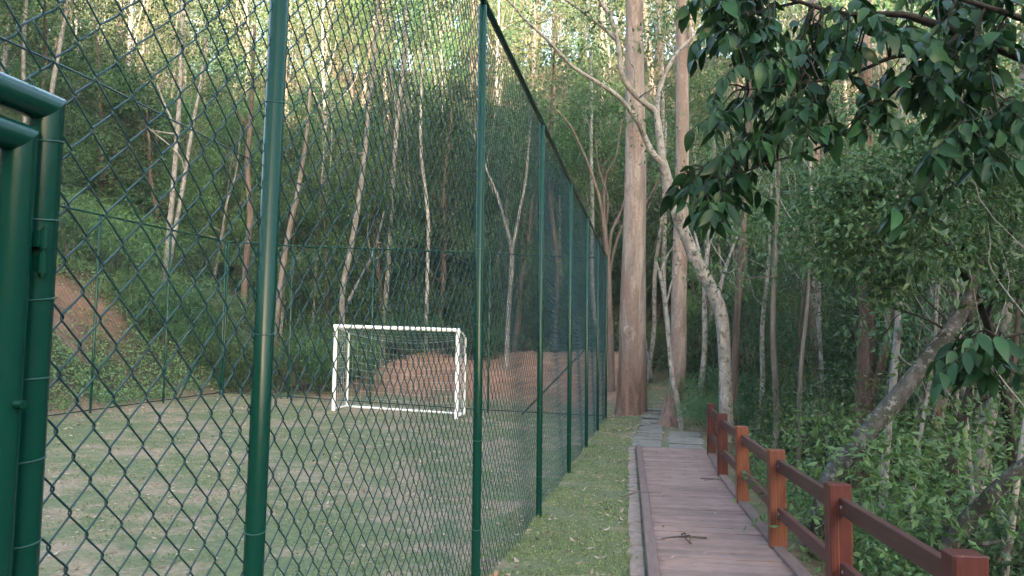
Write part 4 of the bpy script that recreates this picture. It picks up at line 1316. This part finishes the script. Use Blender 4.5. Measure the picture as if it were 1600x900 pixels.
# broken twigs on the boardwalk
def twig(name, label, paths, mat, loc):
    t = MB()
    for p, r0, r1 in paths:
        c = catmull(p, 5); t.tube(c, np.linspace(r0, r1, len(c)) * .7, 7, wob=.08)
    return tag(t.build(name, mat, None, True, loc=loc), label, 'twig')
twig('broken_branch', 'broken forked brown branch lying on the middle of the boardwalk', [
    ([(-.17, -.10, .02), (-.05, -.05, .03), (.08, .0, .025), (.2, .02, .018)], .007, .014),
    ([(.02, -.03, .03), (.06, -.12, .06), (.05, -.22, .02)], .01, .006),
    ([(.0, .10, .02), (.03, .02, .05), (.02, -.10, .04), (.07, -.2, .015)], .009, .006)], M['bark_brown'], (.24, 6.95, DZ))
twig('broken_branch', 'thin dry twigs lying across the left edge timber of the boardwalk', [
    ([(-.16, .05, .05), (.0, .02, .05), (.22, .04, .05)], .006, .004),
    ([(-.2, -.30, .04), (-.05, -.12, .06), (.14, .0, .055)], .007, .004),
    ([(-.18, -.22, .035), (-.08, -.14, .05), (-.02, -.02, .05)], .005, .003)], M['bark_brown'], (-.13, 9.05, .02))
twig('broken_branch', 'small dark twigs by the third railing post of the boardwalk', [
    ([(-.14, .05, .012), (0, .0, .02), (.12, -.06, .012)], .007, .005), ([(-.1, -.08, .012), (.03, -.02, .02), (.14, .05, .01)], .006, .004)], M['bark_brown'], (.72, 10.2, DZ))
twig('fallen_stick', 'long pale stick lying on the grass near the second tall post', [
    ([(-.35, .0, .02), (-.1, .05, .03), (.15, .03, .025), (.4, .12, .015)], .012, .006), ([(.0, .04, .03), (.15, .14, .04), (.25, .16, .02)], .007, .004)], M['bark_pale'], (-.55, 5.55, gh(-.5, 5.6)))
# dry curled frond leaning on the second tall post
fr = MB()
for k in range(5):
    a = -.25 + .12 * k
    fr.add([(0, 0, 0), (.012, 0, .002), (.03 + a * .3, .01 * k, .17 + .02 * k), (.012 + a * .3, .012 * k, .175 + .02 * k), (-.01 + a * .15, .0, .09), (.026 + a * .15, .004, .09)],
           [[0, 1, 5, 4], [4, 5, 2, 3]])
fr_o = tag(fr.build('dry_frond', paint_mat('dry_frond', (.36, .19, .14), .8, .3, .2), None, loc=(FX + .06, 4.86, gh(FX, 4.86) + .005)), 'dry curled reddish frond at the foot of the second tall fence post', 'frond')
sol = fr_o.modifiers.new('thickness', 'SOLIDIFY'); sol.thickness = .004

# ------------------------------------------------------------------ small leaved tree beyond the railing
traced_tree('understory_tree', 'spreading small leaved tree whose green canopy hangs beyond the railing', [
    [(1590, 820, 8.2, 14), (1580, 700, 8.0, 13), (1565, 600, 7.8, 12), (1540, 500, 7.5, 11), (1500, 420, 7.3, 9), (1450, 350, 7.1, 7), (1390, 310, 7.0, 5), (1320, 300, 6.9, 3)],
    [(1540, 500, 7.5, 8), (1565, 420, 7.4, 6), (1590, 330, 7.2, 4)], [(1500, 420, 7.3, 6), (1510, 340, 7.1, 5), (1500, 270, 6.9, 3)],
    [(1565, 600, 7.8, 7), (1510, 540, 7.4, 5), (1450, 500, 7.1, 4), (1390, 480, 7.0, 3)]],
    M['bark_dark'], (M['leaf_mid'], dict(size=.07, per=420, aspect=.45, droop=.45)),
    [(x, y, d * .80, r * .95) for x, y, d, r in [
        (1290, 300, 8.8, .34), (1330, 280, 8.8, .36), (1370, 270, 8.6, .4), (1415, 260, 8.5, .4), (1460, 250, 8.4, .42), (1510, 240, 8.4, .45), (1560, 230, 8.5, .45), (1600, 240, 8.5, .45),
        (1275, 345, 8.9, .32), (1320, 345, 8.7, .38), (1365, 340, 8.6, .38), (1410, 330, 8.5, .38), (1460, 325, 8.4, .4), (1520, 310, 8.5, .4), (1580, 300, 8.6, .4),
        (1290, 400, 8.8, .3), (1340, 410, 8.8, .33), (1390, 400, 8.7, .33), (1440, 400, 8.6, .33), (1500, 385, 8.9, .35), (1570, 380, 9, .35),
        (1390, 455, 8.8, .22), (1590, 440, 9, .3), (1420, 215, 8.8, .3), (1500, 200, 8.8, .35), (1580, 190, 8.8, .4)]],
    seed=50, sides=8, wob=.06, twigs=14)

# ------------------------------------------------------------------ broad leaved tree whose boughs hang into the picture
gb = np.random.default_rng(21)
tb = np.array([3.75, 4.3, 0.0]); tb[2] = gh(tb[0], tb[1])
bt_ = thing('broadleaf_tree', 'dark glossy broadleaf tree with boughs of large hanging leaves over the railing', 'tree', tb)
boughs = [
    [(1690, 120, 4.5, 26), (1567, 76, 4.5, 19), (1500, 52, 4.5, 16), (1425, 26, 4.5, 12), (1390, 22, 4.5, 10), (1310, 20, 4.5, 8), (1250, 3, 4.5, 6), (1190, -15, 4.5, 4)],
    [(1500, 52, 4.5, 10), (1462, 85, 4.4, 8), (1400, 88, 4.3, 7), (1355, 106, 4.3, 6), (1305, 123, 4.2, 5), (1240, 130, 4.2, 4), (1170, 140, 4.2, 3)],
    [(1455, 60, 4.5, 8), (1410, 120, 4.3, 7), (1380, 160, 4.2, 6), (1350, 186, 4.2, 5), (1315, 210, 4.1, 5), (1275, 233, 4.1, 4), (1200, 255, 4.1, 3.5), (1120, 285, 4.1, 2.5)],
    [(1690, 60, 4.2, 14), (1600, 30, 4.1, 10), (1540, 10, 4.0, 8), (1470, -10, 4.0, 6)],
    [(1690, 210, 4.1, 12), (1620, 190, 4.0, 9), (1560, 180, 3.9, 6), (1520, 200, 3.9, 4)],
    [(1690, 500, 3.9, 9), (1620, 515, 3.8, 7), (1560, 530, 3.8, 5), (1510, 545, 3.8, 3)],
    [(1250, 3, 4.5, 5), (1180, 20, 4.6, 4), (1130, 50, 4.6, 3), (1100, 80, 4.6, 2)],
]
for st in boughs:
    pp, rr = px_path(st)
    MB().tube(pp - tb, rr, 8, wob=.05, seed=3).build('bough', M['bark_dark'], bt_, True)
# the trunk passes through the bough ends off to the side
ends = [P(*b[0][:3]) for b in (boughs[0], boughs[3], boughs[4], boughs[5])]
tc = np.mean([e[:2] for e in ends], axis=0) + np.array([.25, .05])
tpath = catmull([np.array([tc[0] + .3, tc[1] + .1, gh(tc[0], tc[1]) - .3]), np.array([tc[0] + .12, tc[1], 1.0]), np.array([tc[0], tc[1], 3.0]), np.array([tc[0] - .1, tc[1] + .1, 5.4]), np.array([tc[0] + .1, tc[1] + .3, 7.4])], 6)
tkm = MB(); tkm.tube(tpath - tb, np.linspace(.16, .05, len(tpath)), 14, wob=.04)
tkm.build('trunk', M['bark_grey'], bt_, True)
for e in ends:
    k = np.argmin(np.abs(tpath[:, 2] - (e[2] - .15)))
    bm_b = MB(); limb(bm_b, tpath[k] - tb, e - tb, .04, .03, gb, 0, 7)
    bm_b.build('bough', M['bark_dark'], bt_, True)


def leaf_mesh(L_, W_, curl, seed):
    """one broad leaf: pointed oval, folded along the midrib, curling towards the tip; +X is its length"""
    t = np.linspace(0, 1, 8)
    wd = W_ * np.sin(math.pi * t ** .8) ** .85 * .5
    wd[0] = wd[-1] = .0015
    mid = np.stack([L_ * t, 0 * t, -curl * L_ * t ** 2], 1)
    lft = mid + np.stack([0 * t, wd, .28 * wd + .004 * np.sin(t * 14 + seed)], 1)
    rgt = mid + np.stack([0 * t, -wd, .28 * wd + .004 * np.sin(t * 13 + seed + 1)], 1)
    v = np.vstack([lft, mid, rgt])
    n = 8
    q_ = [[i, n + i, n + i + 1, i + 1] for i in range(n - 1)] + [[n + i, 2 * n + i, 2 * n + i + 1, n + i + 1] for i in range(n - 1)]
    return v, q_


LV = [leaf_mesh(1, .38 + .035 * k, .06 + .12 * k, k) for k in range(4)]
lm = []
for k, (v, q_) in enumerate(LV):
    b_ = MB(); b_.add(v, q_, None, np.full(len(v), .15 + .25 * k)); lm.append(b_.mesh('leaf', M['leaf_gloss'], True, True))

spray_spots = []
def region(n, x0, x1, y0, y1, d0, d1):
    for _ in range(n):
        spray_spots.append((gb.uniform(x0, x1), gb.uniform(y0, y1), gb.uniform(d0, d1)))
region(28, 1085, 1210, -30, 60, 4.3, 4.9)
region(22, 1150, 1330, 55, 130, 4.0, 4.6)
region(23, 1110, 1290, 140, 225, 3.9, 4.4)
region(14, 1075, 1160, 235, 320, 3.9, 4.4)
region(28, 1330, 1600, -20, 60, 4.0, 4.8)
region(23, 1380, 1600, 70, 150, 3.8, 4.4)
region(18, 1470, 1600, 150, 235, 3.7, 4.1)
region(3, 1425, 1470, 290, 330, 3.8, 4.1)
region(11, 1480, 1600, 510, 560, 3.6, 4.0)
region(10, 1255, 1350, 10, 60, 4.3, 4.7)
region(7, 1330, 1400, 150, 190, 4.0, 4.2)
leaf_specs = []
twg = MB()
bough_pts = np.vstack([px_path(st)[0] for st in boughs])
for (x, y, d) in spray_spots:
    c = P(x, y, d)
    k = np.argmin(np.linalg.norm(bough_pts - c, axis=1))
    a = bough_pts[k]
    mid = (a + c) / 2 + np.array([0, 0, .04])
    out = c - a; out[2] = 0
    out = out / (np.linalg.norm(out) + 1e-6) * .6 + gb.normal(0, .5, 3) * np.array([1, 1, .15])
    out /= np.linalg.norm(out)
    tip = c + out * .16 + np.array([0, 0, -.12])
    rach = catmull([a, mid, c, tip], 6)
    twg.tube(rach - tb, np.linspace(.006, .0022, len(rach)), 5)
    npair = gb.integers(4, 7)
    for j in range(npair):
        t = 1 - j * .085
        p = rach[int(t * (len(rach) - 1))]
        dirp = rach[min(int(t * (len(rach) - 1)) + 1, len(rach) - 1)] - rach[max(int(t * (len(rach) - 1)) - 1, 0)]
        dirp /= np.linalg.norm(dirp) + 1e-9
        sd = np.cross(dirp, [0, 0, 1.0]); sd /= np.linalg.norm(sd) + 1e-9
        for s_ in ((-1, 1) if j else (-1, 0, 1)):
            u = dirp * gb.uniform(.35, .8) + sd * s_ * gb.uniform(.6, 1.0) + np.array([0, 0, -gb.uniform(.2, .9)])
            u /= np.linalg.norm(u)
            leaf_specs.append((p, u, gb.uniform(.055, .14) * (1.0 if j else 1.12), gb.integers(4), gb.normal(0, .5)))
tag(twg.build('twig', M['bark_dark'], bt_, True), kind='stuff')
vis = []
for sp in leaf_specs:
    x, y, d = pix(sp[0])
    vis.append(sp[2] / d if -20 < x < 1620 and -40 < y < 920 else 0)
order = np.argsort(-np.array(vis))
rest = MB()
for n_, oi in enumerate(order):
    p, u, s_, k, rollv = leaf_specs[oi]
    up = Vector((0, 0, 1)) + Vector(gb.normal(0, .35, 3))
    xa = Vector(u).normalized(); ya = up.cross(xa).normalized(); za = xa.cross(ya)
    R3 = Matrix((xa, ya, za)).transposed().to_4x4() @ Matrix.Rotation(rollv, 4, 'X')
    Mx = Matrix.Translation(p - tb) @ R3 @ Matrix.Scale(float(s_), 4)
    if n_ < 300:
        o = obj('leaf', lm[k], bt_)
        o.matrix_basis = Mx
    else:
        v, q_ = LV[k]
        v2 = np.array([(Mx @ Vector(a))[:] for a in v])
        rest.add(v2, q_, None, np.full(len(v2), .15 + .25 * k))
if rest.n:
    tag(rest.build('crown', M['leaf_gloss'], bt_, True, True), kind='stuff')

# ------------------------------------------------------------------ labels for the trees and shrubs of the wood
ZONES = [(-1e9, 130, 'above the gate'), (130, 400, 'between gate and nearest post'), (400, 520, 'between nearest post and goal'),
         (520, 720, 'behind the goal'), (720, 950, 'between goal and fence corner'), (950, 1075, 'behind the two eucalyptus trunks'),
         (1075, 1170, 'behind the forked tree'), (1170, 1300, 'behind the railing end'), (1300, 1450, 'behind the leaning trunk'), (1450, 1e9, 'at the right edge')]
ORD = ['first', 'second', 'third', 'fourth', 'fifth', 'sixth', 'seventh', 'eighth', 'ninth', 'tenth', 'eleventh', 'twelfth', 'thirteenth', 'fourteenth', 'fifteenth', 'sixteenth', 'seventeenth', 'eighteenth', 'nineteenth', 'twentieth', 'twenty first', 'twenty second']
groups = {}
for o, look, cat in ALL_WOOD:
    x, y, d = pix((o.location.x, o.location.y, o.location.z + 1.5))
    zn = next(z[2] for z in ZONES if z[0] <= x < z[1])
    groups.setdefault((look, zn), []).append((x, d, o))
for (look, zn), L_ in groups.items():
    L_.sort(key=lambda r: r[0])
    for k, (x, d, o) in enumerate(L_):
        o['label'] = f'{look} {zn}' + ('' if len(L_) == 1 else f', {ORD[min(k, 21)]} such from the left')

# ------------------------------------------------------------------ damp evening air
hz = MB().box((-330, -330, -12), (330, 340, 72))
haze_m = bpy.data.materials.new('thin_haze'); haze_m.use_nodes = True
hn = haze_m.node_tree; hn.nodes.remove(hn.nodes['Principled BSDF'])
pv = hn.nodes.new('ShaderNodeVolumePrincipled')
pv.inputs['Color'].default_value = (.85, .9, .92, 1); pv.inputs['Density'].default_value = .0007
hn.links.new(pv.outputs[0], hn.nodes['Material Output'].inputs['Volume'])
tag(hz.build('haze', haze_m), kind='stuff')
